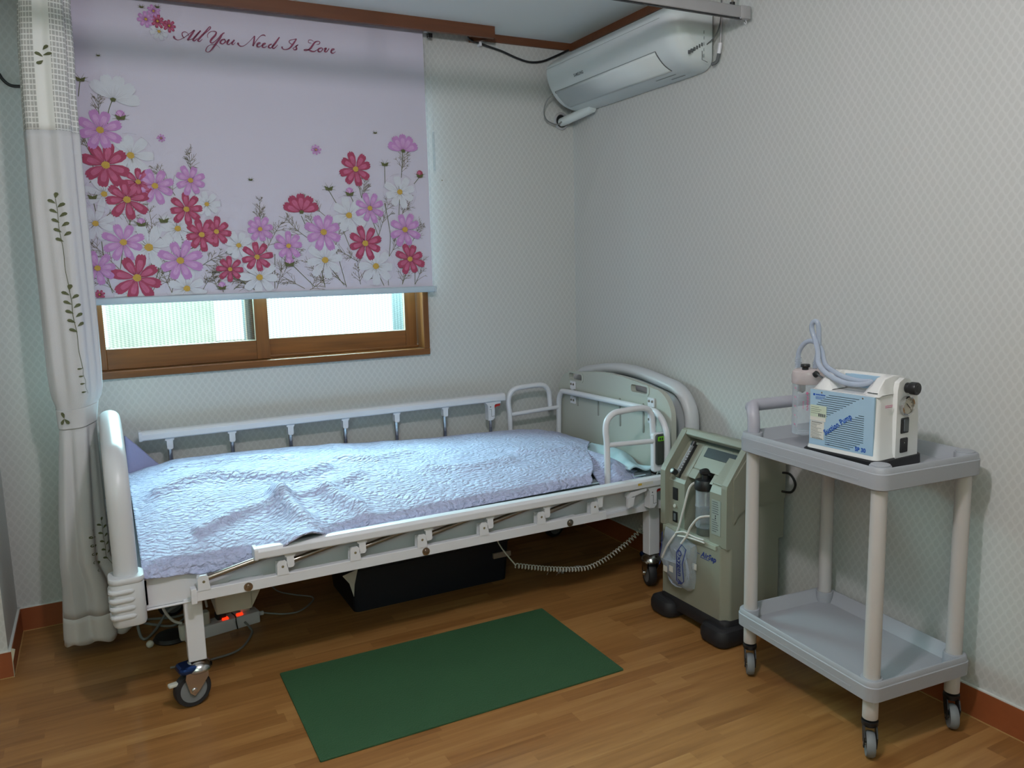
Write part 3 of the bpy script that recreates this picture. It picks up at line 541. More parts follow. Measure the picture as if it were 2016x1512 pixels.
def csurf(t, z, off=0):
    """t 0..1 around the bundle, 0..0.5 is the side that faces the room"""
    xl, xr = lerp_t(z, 1), lerp_t(z, 2); cx, hw = (xl+xr)/2, (xr-xl)/2
    pinch = math.exp(-((z-.83)/.07)**2); low = max(0, min(1, (.80-z)/.5))
    a = 2*PI*t+PI; amp = (.10+.12*low)*(1-.6*pinch)
    r = 1+amp*math.sin(5*a+.6*math.sin(2*z)+1.1)+.05*(1-pinch)*math.sin(11*a+z*2)
    if low > 0: r -= .30*low*math.exp(-((t-.335)/.045)**2)
    r = min(r, 1.12)
    dep = .062*(1-.25*pinch)*(1+.35*low)
    y = -.300+dep*r*math.sin(a)*(1 if math.sin(a) < 0 else .8); x = cx+hw*.97*min(r, 1.05)*math.cos(a)
    return Vector((x, y-off, z))
def cband(z0, z1, m, name, nz, nt=110, off=0, lacy=False, hem=False, kids=cu, tmax=1.0):
    mb = MB(); closed = tmax == 1.0; n = nt if closed else nt+1
    rings = [[csurf(tmax*j/nt, z0+(z1-z0)*i/nz+(.006*math.sin(9*2*PI*j/nt) if (hem and i == 0) else 0), off) for j in range(n)] for i in range(nz+1)]
    mb.loft(rings, m, closed=closed)
    if lacy: mb.uv = [(48*(j % n)/nt, 1.0*(z0+(z1-z0)*(j//n)/nz)/.0165) for j in range(n*(nz+1))]
    o = mb.build(name, kids); md = o.modifiers.new('solid', 'SOLIDIFY'); md.thickness = .0012; md.offset = 0
    return o
cband(.145, 1.745, CURT, 'fabric', 60)
cband(.050, .145, mat('curtain_hem', (216, 212, 212), .85), 'hem', 5, hem=True)
cband(1.745, 2.28, LACE, 'lace_panel', 24, lacy=True)
m = MB()
rings = []
for i, z in enumerate((.800, .802, .860, .862)):
    rings.append([csurf(j/60, z+.010*math.cos(2*PI*j/60+2.2))+Vector((0, 0, 0)) for j in range(60)])
rings = [[Vector((p.x+(p.x+2.159)*.05, p.y+(p.y+.30)*.12-.001, p.z)) for p in r] for r in rings]
m.loft(rings, CURT); tb = m.build('tieback', cu); md = tb.modifiers.new('solid', 'SOLIDIFY'); md.thickness = .002
m = MB()
LO = [.0030]
def leaf(t, z, a, L):
    """a leaf laid on the cloth at (t, z); a in degrees"""
    a = math.radians(a); pts = []
    for u, v in ((0, 0), (.35, .16), (.7, .26), (.95, .16), (1, 0), (.95, -.16), (.7, -.26), (.35, -.16)):
        dx = L*(u*math.cos(a)-v*math.sin(a)); dz = L*(u*math.sin(a)+v*math.cos(a)); pts.append(csurf(t+dx/.33, z+dz, LO[0]))
    m.add(pts, [tuple(range(8))], OLIVE)
def vine(t0, z0, t1, z1, w=.0015):
    n = 24; P = [(t0+(t1-t0)*i/n+.003*math.sin(i*.6), z0+(z1-z0)*i/n) for i in range(n+1)]
    vs = [csurf(t-w/.6, z, .0028) for t, z in P]+[csurf(t+w/.6, z, .0028) for t, z in P]
    m.add(vs, [(i, i+1, n+i+2, n+i+1) for i in range(n)], OLIVE)
def sprig(t, z, n=4, L=.019):
    leaf(t, z, 80, L)
    for k in range(n): leaf(t+.006*k, z-.016-.030*k, 140, L); leaf(t+.008+.006*k, z-.028-.030*k, 45, L)
    leaf(t+.006*n, z-.016-.030*n, 140, L)
def done():
    global m
    m.build('leaf_sprig', cu); m = MB()
sprig(.245, 1.535); vine(.245, 1.535, .27, 1.24, .001); done()
sprig(.270, 1.245); vine(.27, 1.245, .30, .99, .001); done()
for k, z in enumerate((.990, .965, .940, .912)): leaf(.305+.004*k, z, 190, .011)
vine(.30, 1.0, .32, .905, .0006); done()
sprig(.330, .43, 4, .017); vine(.33, .43, .385, .10, .001); done()
sprig(.43, .46, 4, .014); vine(.43, .46, .45, .30, .001); done()
for z in (.68, .655, .63, .60): leaf(.025, z, 250, .014)
vine(.03, .69, .03, .59, .0006); done()
for z in (.40, .375, .35, .32): leaf(.025, z, 250, .014)
vine(.03, .41, .03, .31, .0006); done()
for a, zz in ((55, 1.985), (140, 1.965), (20, 1.97), (230, 1.955)): leaf(.235, zz, a, .018)
done()
LO[0] = .0125
for a in (240, 310, 100): leaf(.14, .826, a, .022)
done()

# ---------------------------------------------------------------- ceiling-hung curtain rail
rl = thing('curtain_rail', 'grey metal curtain rail hanging below the ceiling in front of the air conditioner', 'curtain rail', (-.5, -1.16, 2.09))
m = MB(); m.rbox((-3.2, -1.172, 2.094), (-.050, -1.150, 2.132), .004, RAILG, axis=0); m.box((-3.2, -1.166, 2.091), (-.05, -1.156, 2.0945), BLACK); m.build('track', rl)
m = MB(); m.rbox((-.062, -1.175, 2.092), (-.020, -1.147, 2.134), .004, RAILG, axis=0); m.tube([(-.03, -1.16, 2.092), (-.026, -1.16, 2.084), (-.030, -1.16, 2.079), (-.036, -1.16, 2.084)], .0015, WHITE, 6, smooth_pts=3); m.build('end_cap', rl)
for x in (-.09, -1.3, -2.5):
    m = MB(); m.cyl((x, -1.16, 2.13), (x, -1.16, 2.30), .004, STEEL, 10); m.cyl((x, -1.16, 2.13), (x, -1.16, 2.142), .009, BLACK, 12); m.build('hanger_rod', rl)

# ---------------------------------------------------------------- air conditioner
ac = thing('air_conditioner', 'white wall-mounted air conditioner high on the right wall by the corner', 'air conditioner', (0, -.55, 2.1))
AY0, AY1 = -.098, -.985
prof = cr([(-.004, 2.225, 0), (-.095, 2.222, 0), (-.140, 2.200, 0), (-.184, 2.172, 0), (-.199, 2.155, 0), (-.200, 2.122, 0), (-.188, 2.080, 0), (-.165, 2.040, 0), (-.130, 2.006, 0), (-.085, 1.986, 0), (-.040, 1.977, 0), (-.004, 1.975, 0)], 3)
cxp, czp = -.05, 2.11
def ring(y, s): return [(min(-.001, p.x if s == 0 else cxp+(p.x-cxp)*(1-s)), y, czp+(p.y-czp)*(1-s)) for p in prof]
m = MB(); seq = [(AY0, .05), (AY0-.004, .012), (AY0-.010, 0)]
E = .075
seq += [(AY1+E, 0)]+[(AY1+E*(1-math.sin(a)), .42*(1-math.cos(a))) for a in [PI/2*i/8 for i in range(1, 9)]]
m.loft([ring(y, s) for y, s in seq], ACW, True, True); m.build('body', ac)
def onprof(k):  # point on the profile by fraction
    i = k*(len(prof)-1); a = int(i); t = i-a; b = min(a+1, len(prof)-1); return prof[a].lerp(prof[b], t)
def pstrip(mb, k0, k1, y0, y1, off, mm, n=8):
    vs = []
    for y in (y0, y1):
        for i in range(n+1):
            p = onprof(k0+(k1-k0)*i/n); q = onprof(k0+(k1-k0)*i/n+.005); d = Vector((q.x-p.x, q.y-p.y)); d = Vector((-d.y, d.x)).normalized()
            if d.x > 0: d = -d
            vs.append((p.x+d.x*off, y, p.y+d.y*off))
    mb.add(vs, [(i, i+1, n+i+2, n+i+1) for i in range(n)], mm, True)
m = MB(); pstrip(m, .615, .80, -.135, -.845, .0030, ACW); lv = m.build('louver', ac); md = lv.modifiers.new('solid', 'SOLIDIFY'); md.thickness = .003
m = MB(); pstrip(m, .608, .614, -.13, -.85, .0012, ACL, 2); pstrip(m, .61, .80, -.847, -.852, .0012, GREYT, 6); pstrip(m, .61, .63, -.128, -.134, .0012, GREYT, 2)
pstrip(m, .385, .390, AY0-.004, AY1+E, .0010, ACL, 2); pstrip(m, .845, .855, -.72, -.84, .0012, ACL, 2); m.build('seams', ac)
m = MB(); pstrip(m, .90, .915, -.78, -.86, .0014, ACL, 2); m.build('underside_mark', ac); m = MB(); pstrip(m, .95, .99, -.115, -.19, .003, ACL, 3); m.build('drain_cover', ac)
m = MB(); p = onprof(.50); q = onprof(.56); ya = Vector((p.x-q.x, 0, p.y-q.y)); m.text('SAMSUNG', (q.x-.0025, -.315, q.y), (0, -1, 0), ya, .017, GREYT, bold=.0004, lift=.001, sx=.9); m.build('maker_mark', ac)
m = MB()
pe = Vector((-.075, AY1-.0015, 2.075))
for i in range(6): m.box((-.128+.011*i, AY1+.006, 2.016+.006*i), (-.128+.011*i+.007, AY1-.001, 2.028+.006*i), GREYT)
for i in range(5): m.box((-.062, AY1-.002, 2.010+.02*i), (-.060, AY1+.003, 2.02+.02*i), ACL)
m.tube([(-.07, AY1-.002, 2.03), (-.07, AY1-.002, 2.0), (-.045, AY1-.002, 1.993)], .0012, GREYT, 6); m.build('end_print', ac)
# pipes and cables of the air conditioner
cp = thing('refrigerant_pipe', 'wrapped white pipe running from the air conditioner into the wall hole', 'pipe', (-.06, -.06, 1.95))
m = MB(); m.tube([(-.030, -.215, 1.975), (-.040, -.15, 1.965), (-.058, -.06, 1.952), (-.066, .0, 1.945)], .020, ACW, 14, smooth_pts=5); m.build('wrapped_pipe', cp)
m = MB(); m.lathe((-.068, 0, 1.950), [(.029, -.002), (.036, -.002), (.040, -.006), (.038, -.010), (.031, -.012), (.028, -.006)], RAILG, 28, 'y', cap=False)
m.lathe((-.068, 0, 1.950), [(.0001, -.004), (.030, -.0045)], BLACK, 24, 'y'); m.build('hole_grommet', cp)
m = MB(); m.tube([(-.15, -.105, 2.055), (-.176, -.07, 2.03), (-.186, -.05, 1.985), (-.168, -.04, 1.945), (-.115, -.035, 1.928), (-.078, -.03, 1.945), (-.045, -.06, 1.985)], .0032, CABLEG, 8, smooth_pts=6); m.build('looped_cable', cp)
bc = MB()
bc.tube([(-.545, -.03, 2.31), (-.548, -.028, 2.285), (-.535, -.024, 2.262), (-.490, -.020, 2.254), (-.448, -.014, 2.246), (-.373, -.010, 2.232), (-.297, -.009, 2.210), (-.232, -.009, 2.199), (-.166, -.010, 2.208), (-.098, -.014, 2.236), (-.03, -.018, 2.268)], .0048, BLACK, 10, smooth_pts=6)
bco = bc.build('black_cable'); tag(bco, 'black cable sagging below the ceiling moulding beside the air conditioner', 'cable')
bc = MB(); bc.rbox((-.492, -.030, 2.240), (-.480, -.006, 2.272), .003, WHITE); tag(bc.build('cable_clip'), 'small white clip holding the black cable to the wall', 'clip')
bc = MB(); bc.tube([(-2.46, -.35, 2.05), (-2.40, -.2, 2.03), (-2.340, -.03, 2.02), (-2.305, -.012, 1.985), (-2.29, -.010, 1.959), (-2.272, -.010, 1.943), (-2.249, -.010, 1.940), (-2.20, -.010, 1.945)], .0052, BLACK, 10, smooth_pts=6)
tag(bc.build('black_cable'), 'black cable curving down behind the curtain at the left edge', 'cable')
bc = MB(); bc.tube([(-.012, -1.020, 2.29), (-.012, -1.022, 2.16), (-.012, -1.018, 2.055)], .004, RAILG, 10, smooth_pts=4); bc.cyl((-.012, -1.018, 2.055), (-.014, -1.012, 2.02), .0075, WHITE); bc.tube([(-.014, -1.012, 2.02), (-.016, -1.004, 1.995), (-.03, -.992, 1.985)], .006, GREYT, 10, smooth_pts=4)
bc.tube([(-.018, -1.020, 2.29), (-.018, -1.026, 2.16), (-.022, -1.01, 2.09), (-.05, -.98, 2.05)], .002, GREYT, 6, smooth_pts=4)
tag(bc.build('drain_cable'), 'thin grey cable dropping to the near end of the air conditioner', 'cable')
bc = MB(); bc.cyl((-.681, 0, 1.666), (-.684, -.010, 1.664), .0022, BROWN, 8); tag(bc.build('nail'), 'tiny dark nail in the wall right of the blind', 'nail')
# ================================================================ hospital bed
bed = thing('hospital_bed', 'white hospital bed with raised rear rail and folded front rail under the window', 'bed', (-1.07, -.51, 0))
YF, YB = -.93, -.09
# --- frame
m = MB()
for y0, y1 in ((-.885, -.855), (-.155, -.125)):
    m.box((-2.045, y0, .332), (-.10, y1, .425), WHITE)
m.box((-2.05, -.885, .34), (-2.02, -.125, .42), WHITE); m.box((-.13, -.885, .34), (-.10, -.125, .42), WHITE)
for x in (-1.6, -1.05, -.5): m.box((x-.02, -.86, .335), (x+.02, -.14, .365), WHITE)
m.box((-2.03, -.895, .328), (-1.72, -.885, .334), WHITE)
m.prism([(-.47, .332), (-.16, .332), (-.16, .345), (-.23, .385), (-.30, .352), (-.47, .345)], 1, -.905, -.885, WHITE)
m.build('bed_frame', bed, bevel=.003)
m = MB(); m.box((-2.03, -.855, .405), (-.12, -.155, .432), WHITE); m.build('mattress_deck', bed, bevel=.003)
# --- end boards
def arch(y0, y1, zb, zt, r, crown, n=7):
    """arch outline in (y, z), from the foot of the near side over the top to the far foot"""
    P = [(y0, zb), (y0, (zb+zt)/2-.02), (y0, zt-r-.02)]
    for k in range(1, n+1):
        a = PI-PI/2*k/n; P.append((y0+r+r*math.cos(a), zt-r*1.05+r*math.sin(a)))
    yc = (y0+y1)/2
    for t in (.33, .66, 1): P.append((y0+r+(yc-y0-r)*t, zt-r*.05+crown*math.sin(t*PI/2)))
    Q = [(2*yc-a, b) for a, b in P[:-1]][::-1]
    return P+Q
def endboard(name, xc, inward, guard, label=None):
    o = arch(-.925, -.075, .32, .80, .135, .035)
    m = MB(); P = [(xc, y, z) for y, z in o]
    # oval rim section, thicker across the bed axis
    rings = []; pts = [Vector(p) for p in P]
    for i, p in enumerate(pts):
        t = (pts[min(i+1, len(pts)-1)]-pts[max(i-1, 0)]).normalized(); nn = t.cross(Vector((1, 0, 0)))
        rings.append([p+Vector((1, 0, 0))*.032*math.cos(2*PI*k/18)+nn*.025*math.sin(2*PI*k/18) for k in range(18)])
    m.loft(rings, BOARD, True, True)
    m.build(name+'_rim', bed, subsurf=1)
    m = MB(); q = arch(-.90, -.10, .36, .775, .12, .03)
    hole = [(-.50+a, .715+b) for a, b in rr(.10, .022, .02)]
    m.plate([q, hole], 0, xc-.012, xc+.012, BOARD); m.build(name+'_panel', bed, bevel=.003)
    for yy in (-.925, -.075):
        g = MB(); s = -1 if yy < -.5 else 1
        g.rbox((xc-.045, yy-.042, .318), (xc+.043, yy+.045, .452), .022, BOARD)
        g.rbox((xc-.047, yy-.045, .444), (xc+.045, yy+.048, .462), .024, BOARD, e=.006)
        for k in range(4):
            z = .345+.024*k; g.rbox((xc-.050, yy-.0475, z), (xc+.022, yy+.03, z+.014), .018, BOARD, e=.006)
        g.build('corner_guard', bed)
endboard('footboard', -2.073, 1, True)
endboard('headboard', -.052, -1, True)
m = MB(); m.rbox((-.11, -.86, .50), (-.075, -.80, .64), .004, PURP); m.box((-.105, -.85, .64), (-.085, -.825, .652), PURP); m.build('headboard_block', bed)
# --- inner head panel with grips, held by the bent steel bar
o = arch(-.922, -.072, .455, .795, .11, .028)
g1 = [(-.2295+a, .773+b) for a, b in rr(.056, .0165, .012)]; g2 = [(-.716+a, .776+b) for a, b in rr(.056, .0165, .012)]
m = MB(); m.plate([o, g1, g2], 0, -.150, -.128, INNERB)
for y, z0, z1 in ((-.247, .640, .712), (-.415, .62, .712), (-.58, .60, .722), (-.742, .60, .722)): m.rbox((-.1535, y-.005, z0), (-.150, y+.005, z1), .004, HEADP, axis=0, e=.001)
hp = m.build('inner_head_panel', bed, bevel=.004)
for gy, gz in ((-.2295, .773), (-.716, .776)):
    m = MB(); m.plate([[(gy+a, gz+b) for a, b in rr(.066, .0235, .018)], [(gy+a, gz+b) for a, b in rr(.055, .0155, .011)]], 0, -.153, -.149, INNERB); m.build('grip_rim', hp, bevel=.0015)
m = MB(); m.tube([(-.172, -.105, .455), (-.170, -.108, .60), (-.170, -.112, .655), (-.170, -.135, .690), (-.170, -.18, .700), (-.170, -.50, .705), (-.170, -.80, .707), (-.170, -.865, .695), (-.170, -.905, .655), (-.172, -.922, .60), (-.175, -.925, .44)], .0125, WHITE, 14, smooth_pts=5); m.build('head_bar', bed)
for y in (-.212, -.800):
    m = MB(); m.box((-.158, y-.020, .648), (-.151, y+.020, .680), WHITE); m.box((-.158, y-.020, .716), (-.151, y+.020, .752), WHITE); m.box((-.159, y-.006, .68), (-.153, y+.012, .73), WHITE)
    for z in (.664, .738):
        for d in (-.010, .010): m.lathe((-.158, y+d, z), [(.0055, 0), (.0045, -.004), (.0001, -.005)], STEEL, 12, 'x')
    m.build('bar_bracket', bed, bevel=.001)
# --- grab loops at the head end
def loop(y, dx, base_z):
    m = MB()
    m.tube([(-.425+dx, y, base_z), (-.427+dx, y, .60), (-.432+dx, y, .66), (-.425+dx, y, .700), (-.395+dx, y, .724), (-.35+dx, y, .729), (-.27+dx, y, .731), (-.236+dx, y, .722), (-.217+dx, y, .695), (-.213+dx, y, .66), (-.210+dx, y, .615)], .0118, WHITE, 14, smooth_pts=5)
    m.tube([(-.425+dx, y, .605), (-.172, y-.015 if y > -.5 else y-.03, .618 if y > -.5 else .600)], .0098, WHITE, 12)
    m.build('grab_loop', bed)
loop(-.095, 0, .44); loop(-.868, .012, .42)
# --- side rails
XS = [-1.877+.2255*i for i in range(7)]
def rail_bar(x0, x1, y, zt, s):
    m = MB(); prof_ = [(y-.020, zt-.034), (y-.024, zt-.030), (y-.024, zt-.010), (y-.016, zt-.001), (y, zt+.001), (y+.016, zt-.001), (y+.024, zt-.010), (y+.024, zt-.030), (y+.020, zt-.034)]
    m.prism(prof_, 0, x0, x1, WHITE)
    return m
def rail(y, up):
    s = -1 if y < -.5 else 1
    sh = 0 if up else .2515
    rz = .711 if up else .473
    m = rail_bar(-1.972+sh, -.457+sh, y, rz, s); rb = m.build('side_rail', bed, bevel=.002)
    e = MB(); e.rbox((-1.982+sh, y-.025, rz-.036), (-1.970+sh, y+.025, rz+.002), .006, WHITE, axis=0); e.build('rail_end_cap', rb)
    if not up:
        e = MB(); e.box((-.345+.01, y-.0250, rz-.020), (-.275+.01, y-.0243, rz-.008), PAPER); e.box((-.335, y-.0254, rz-.018), (-.318, y-.0248, rz-.010), YST); e.build('warning_sticker', rb)
    m = MB(); yb = y
    m.box((-1.905, yb-.012, .345), (-.470, yb+.010, .378), WHITE); m.box((-1.912, yb-.016, .340), (-1.896, yb+.012, .386), WHITE)
    m.box((-1.80, y-s*.0, .352), (-1.70, y-s*.055, .37), WHITE); m.box((-.68, y, .352), (-.58, y-s*.055, .37), WHITE)
    sb = m.build('slide_bar', bed, bevel=.002)
    for x in (-1.753, -1.187, -.629):
        b = MB(); b.lathe((x, y+s*.012, .360), [(.013, 0), (.013, s*.002), (.0075, s*.0025), (.007, s*.007), (.0001, s*.008)] if s > 0 else [(.013, 0), (.013, -.002), (.0075, -.0025), (.007, -.007), (.0001, -.008)], STEEL, 20, 'y'); b.build('bolt', sb)
    for i, x in enumerate(XS):
        zu = .655 if up else .432; xu = x if up else x+.2515
        if i < 6 or up:
            m = MB(); a = Vector((x, y+.004, .402)); b = Vector((xu, y+.004, zu+.02))
            if i == 6 and up: b = Vector((x, y+.004, .60))
            m.cyl(a, b, .0088, STEEL if not up else CHROME, 14); m.build('rail_post', bed)
        m = MB(); m.prism([(x-.016, .376), (x+.020, .376), (x+.015, .415), (x+.010, .421), (x-.008, .421), (x-.014, .414)], 1, y-.014, y-.008, WHITE)
        m.prism([(x-.016, .376), (x+.020, .376), (x+.015, .415), (x-.014, .415)], 1, y+.010, y+.015, WHITE)
        m.lathe((x+.002, y-.0145, .402), [(.0042, .0), (.0001, -.0008)], BROWN, 10, 'y'); m.build('lower_bracket', bed, bevel=.0015)
        if i < 6:
            m = MB(); hw = .011; m.prism([(xu-.016, rz-.034), (xu+.016, rz-.034), (xu+.016, rz-.042), (xu+hw, rz-.044), (xu+hw, rz-.072), (xu+hw-.004, rz-.077), (xu-hw+.004, rz-.077), (xu-hw, rz-.072), (xu-hw, rz-.044), (xu-.016, rz-.042)], 1, y-.014, y+.014, WHITE)
            m.build('upper_bracket', bed, bevel=.002)
    # release latch
    x = XS[6]+(0 if up else .268); z = rz-.034; d = 0
    m = MB(); m.prism([(x-.034, z), (x+.046, z), (x+.046, z-.010), (x+.018, z-.012), (x+.014, z-.018), (x+.014, z-.072), (x+.004, z-.084), (x-.018, z-.084), (x-.018, z-.018), (x-.024, z-.008)], 1, y-.017, y+.017, WHITE)
    m.box((x-.012, y-.0178, z-.034), (x-.002, y-.0168, z-.0325), GREYT); m.box((x-.003, y-.0178, z-.066), (x-.0015, y-.0168, z-.033), GREYT); m.box((x-.002, y-.0178, z-.0665), (x+.013, y-.0168, z-.065), GREYT)
    m.lathe((x-.006, y-.0172, z-.022), [(.003, 0), (.0001, -.0006)], GREYT, 10, 'y')
    m.build('latch_housing', bed, bevel=.002)
    m = MB(); m.prism([(x+.016, z-.012), (x+.046, z-.011), (x+.045, z-.022), (x+.026, z-.024), (x+.018, z-.030), (x+.016, z-.036)], 1, y-.010, y+.010, RED); m.build('release_lever', bed, bevel=.0015)
rail(YF, False); rail(YB, True)
# second folded bracket of the front latch
m = MB(); m.prism([(-.375, .410), (-.290, .428), (-.290, .438), (-.365, .432)], 1, YF-.018, YF+.01, WHITE); m.prism([(-.375, .372), (-.352, .378), (-.345, .412), (-.375, .412)], 1, YF-.018, YF-.004, WHITE); m.build('latch_arm', bed, bevel=.002)
# --- legs and casters
def caster(parent, c, r=.054, ang=0, pedal=True):
    cx, cy = c; m = MB(); T = Matrix.Translation((cx, cy, 0)) @ Matrix.Rotation(ang, 4, 'Z'); m.T = T
    w = .015; ox = -.022   # wheel sits behind the swivel
    m.lathe((ox, 0, r), [(.0001, -w*.4), (r*.30, -w*.9), (r*.32, -w*.5), (r*.66, -w*.4), (r*.70, -w*.85), (r*.76, -w*.95)], GREYR, 32, 'y')
    m.lathe((ox, 0, r), [(r*.72, -w), (r*.93, -w), (r*.99, -w*.6), (r, 0), (r*.99, w*.6), (r*.93, w), (r*.80, w)], RUBBER, 36, 'y', cap=False)
    m.lathe((ox, 0, r), [(r*.82, w*.95), (r*.74, w*.4), (.0001, w*.4)], GREYR, 32, 'y')
    for s in (-1, 1):
        y0 = s*(w+.006); m.prism([(.022, 2*r+.006), (-.040, 2*r+.006), (-.046, 2*r-.012), (ox-.013, r-.004), (ox, r-.016), (ox+.014, r-.004), (.022, 2*r-.02)], 1, y0-.002, y0+.002, CHROME)
        m.lathe((ox, y0+s*.002, r), [(.009, 0), (.008, s*.005), (.0001, s*.006)], CHROME, 16, 'y')
    m.lathe((0, 0, 0), [(.018, 2*r-.006), (.034, 2*r-.002), (.042, 2*r+.006), (.041, 2*r+.014), (.034, 2*r+.022), (.024, 2*r+.030), (.015, 2*r+.034)], CHROME, 28)
    m.rbox((-.062, -.034, 2*r+.004), (.004, .034, 2*r+.026), .020, BLUED, e=.010)
    if pedal: m.rbox((-.090, -.010, 2*r-.030), (-.050, .010, 2*r-.020), .006, CREAM, e=.003); m.tube([(-.055, 0, 2*r-.024), (-.035, 0, 2*r-.006)], .005, CHROME, 8)
    m.T = None
    return m.build('caster', parent)
for x, y, a in ((-1.905, -.87, .22), (-.210, -.87, -1.9), (-1.905, -.14, .5), (-.210, -.14, .2)):
    m = MB(); m.box((x-.0255, y-.022, .142), (x+.0255, y+.022, .338), WHITE); lg = m.build('leg', bed, bevel=.003)
    caster(lg, (x+.0, y), .054, a)
# --- motor box under the deck
m = MB(); m.rbox((-1.82, -.66, .175), (-1.705, -.52, .34), .006, CREAM); m.prism([(-1.705, .175), (-1.675, .23), (-1.675, .34), (-1.705, .34)], 1, -.65, -.53, CREAM); m.build('motor_box', bed)
m = MB(); m.tube([(-1.30, -.70, .36), (-.9, -.62, .31), (-.35, -.5, .26), (-.12, -.45, .33)], .012, WHITE, 10); m.build('brace_tube', bed)

# ================================================================ bedding
mt = thing('mattress', 'grey mattress lying on the bed deck under the lavender quilt', 'mattress', (-1.08, -.51, .432))
m = MB(); m.rbox((-2.025, -.845, .4325), (-.162, -.160, .466), .05, MATT, n=6, e=.018); m.build('cover', mt)
m = MB(); m.tube([(-1.97, -.8435, .446), (-1.0, -.8470, .446), (-.22, -.8465, .446)], .0045, PALE, 8); m.tube([(-1.97, -.8435, .458), (-1.0, -.8470, .458), (-.22, -.8465, .458)], .003, PALE, 8); m.build('piping', mt)
# quilt: a wrinkled sheet draped over the mattress
HX = [(-2.035, .575), (-1.95, .590), (-1.86, .607), (-1.70, .606), (-1.5, .600), (-1.3, .590), (-1.1, .575), (-.95, .563), (-.75, .556), (-.55, .551), (-.42, .546), (-.33, .535), (-.25, .518), (-.18, .500)]
def crest(x):
    for a, b in zip(HX, HX[1:]):
        if a[0] <= x <= b[0]: t = (x-a[0])/(b[0]-a[0]); t = t*t*(3-2*t); return a[1]+(b[1]-a[1])*t
    return HX[0][1] if x < HX[0][0] else HX[-1][1]
def noise2(x, y, seed):
    rs = np.random.RandomState(seed); v = 0
    for k in range(9):
        a = rs.rand()*6.283; f = 5+rs.rand()*18; v = v+np.sin((np.cos(a)*x+np.sin(a)*y)*f+rs.rand()*6.283)
    return v/9
RIDG = [([(-1.95, -.50), (-1.79, -.44), (-1.64, -.50), (-1.52, -.56), (-1.40, -.50)], .020, .030), ([(-1.86, -.78), (-1.72, -.72), (-1.58, -.70), (-1.44, -.68), (-1.30, -.60)], .012, .024),
        ([(-1.60, -.66), (-1.585, -.76), (-1.56, -.86), (-1.54, -.93)], .034, .028), ([(-1.44, -.70), (-1.38, -.80), (-1.36, -.90)], .018, .030), ([(-1.32, -.42), (-1.2, -.46), (-1.05, -.40)], .012, .035),
        ([(-1.05, -.62), (-.9, -.66), (-.72, -.62)], .012, .04), ([(-1.9, -.30), (-1.7, -.27), (-1.5, -.32)], .010, .03), ([(-.62, -.55), (-.50, -.60), (-.40, -.58)], .010, .04)]
def ridge(x, y):
    z = np.zeros_like(x)
    for P, amp, wd in RIDG:
        best = np.full_like(x, 9.)
        for (ax, ay), (bx, by) in zip(P, P[1:]):
            dx, dy = bx-ax, by-ay; t = np.clip(((x-ax)*dx+(y-ay)*dy)/(dx*dx+dy*dy), 0, 1); best = np.minimum(best, np.hypot(x-ax-t*dx, y-ay-t*dy))
        z += 1.25*amp*np.exp(-(best/wd)**2)
    return z
def drape(name, label, x0, x1, ys, prof_fn, nx, ny, mm, seed, amp, solid=.006, thick=.0, cat='quilt', parent=None, edge=None, sub=0):
    X = np.zeros((ny+1, nx+1)); Y = X.copy(); Z = X.copy()
    for j in range(ny+1):
        v = j/ny
        for i in range(nx+1):
            u = i/nx; x = x0+(x1-x0)*u
            if edge: x = x0+(edge(v)-x0)*u
            y, z = prof_fn(x, v, u); X[j, i], Y[j, i], Z[j, i] = x, y, z
    fl = np.clip((Y+.90)/.06, 0, 1)*np.clip((-.13-Y)/.08, 0, 1)
    Z += (noise2(X, Y, seed)*amp+noise2(X*2.7, Y*2.7, seed+1)*amp*.35)*(.25+.75*fl)
    Z += ridge(X, Y)*np.clip((Y+.93)/.12, 0, 1)
    vs = [(X[j, i], Y[j, i], Z[j, i]) for j in range(ny+1) for i in range(nx+1)]; k = nx+1
    m = MB(); m.add(vs, [(j*k+i, j*k+i+1, (j+1)*k+i+1, (j+1)*k+i) for j in range(ny) for i in range(nx)], mm, True)
    o = m.build(name, parent); md = o.modifiers.new('solid', 'SOLIDIFY'); md.thickness = solid; md.offset = -1
    return o
def qprof(x, v, u):
    h = crest(x)
    # control points (v, y, dz below crest)
    cut = 0 if x < -1.68 else min(1, (x+1.68)/.12)
    yb = .012*math.sin(9*x)
    F = h-(.462+.028*min(1, max(0, (x+2.0)/.6)))
    K = [(0, -.118, .115), (.05, -.125, .045), (.10, -.150, .008), (.17, -.20, 0), (.40, -.42, .12*F), (.62, -.62, .38*F), (.74, -.74, .62*F), (.84, -.835, .90*F), (.89, -.872, F+.006), (.94, -.892, F+.024), (1, -.904+.008*cut, F+.054-.012*cut)]
    for a, b in zip(K, K[1:]):
        if v <= b[0]:
            t = (v-a[0])/(b[0]-a[0]); y = a[1]+(b[1]-a[1])*t; d = a[2]+(b[2]-a[2])*t; break
    fb = math.exp(-((x+1.585)/.085)**2)*max(0, (v-.80)/.20)
    y -= .070*fb; z = h*(1-v*.0)-d*((h-.40)/(.20))+fb*.060
    y += .010*math.sin(14*x+3)*max(0, v-.85)/.15*(1 if x < -1.65 else .3)
    return y, z
q = drape('quilt', '', -2.032, -.30, None, qprof, 300, 130, QUILT, 3, .0075, parent=None, edge=lambda v: -.215-.30*max(0, min(1, (v-.45)/.45))+.02*math.sin(9*v))
tag(q, 'rumpled lavender quilt spread over the hospital bed', 'quilt')
def q2(x, v, u):
    y = -.46-.43*v; z = .512-.030*v+.036*math.sin(PI*u)*(1-.3*v)-.045*max(0, (v-.8)/.2)+.010*math.sin(8*u+5*v)-.02*u; return y, z
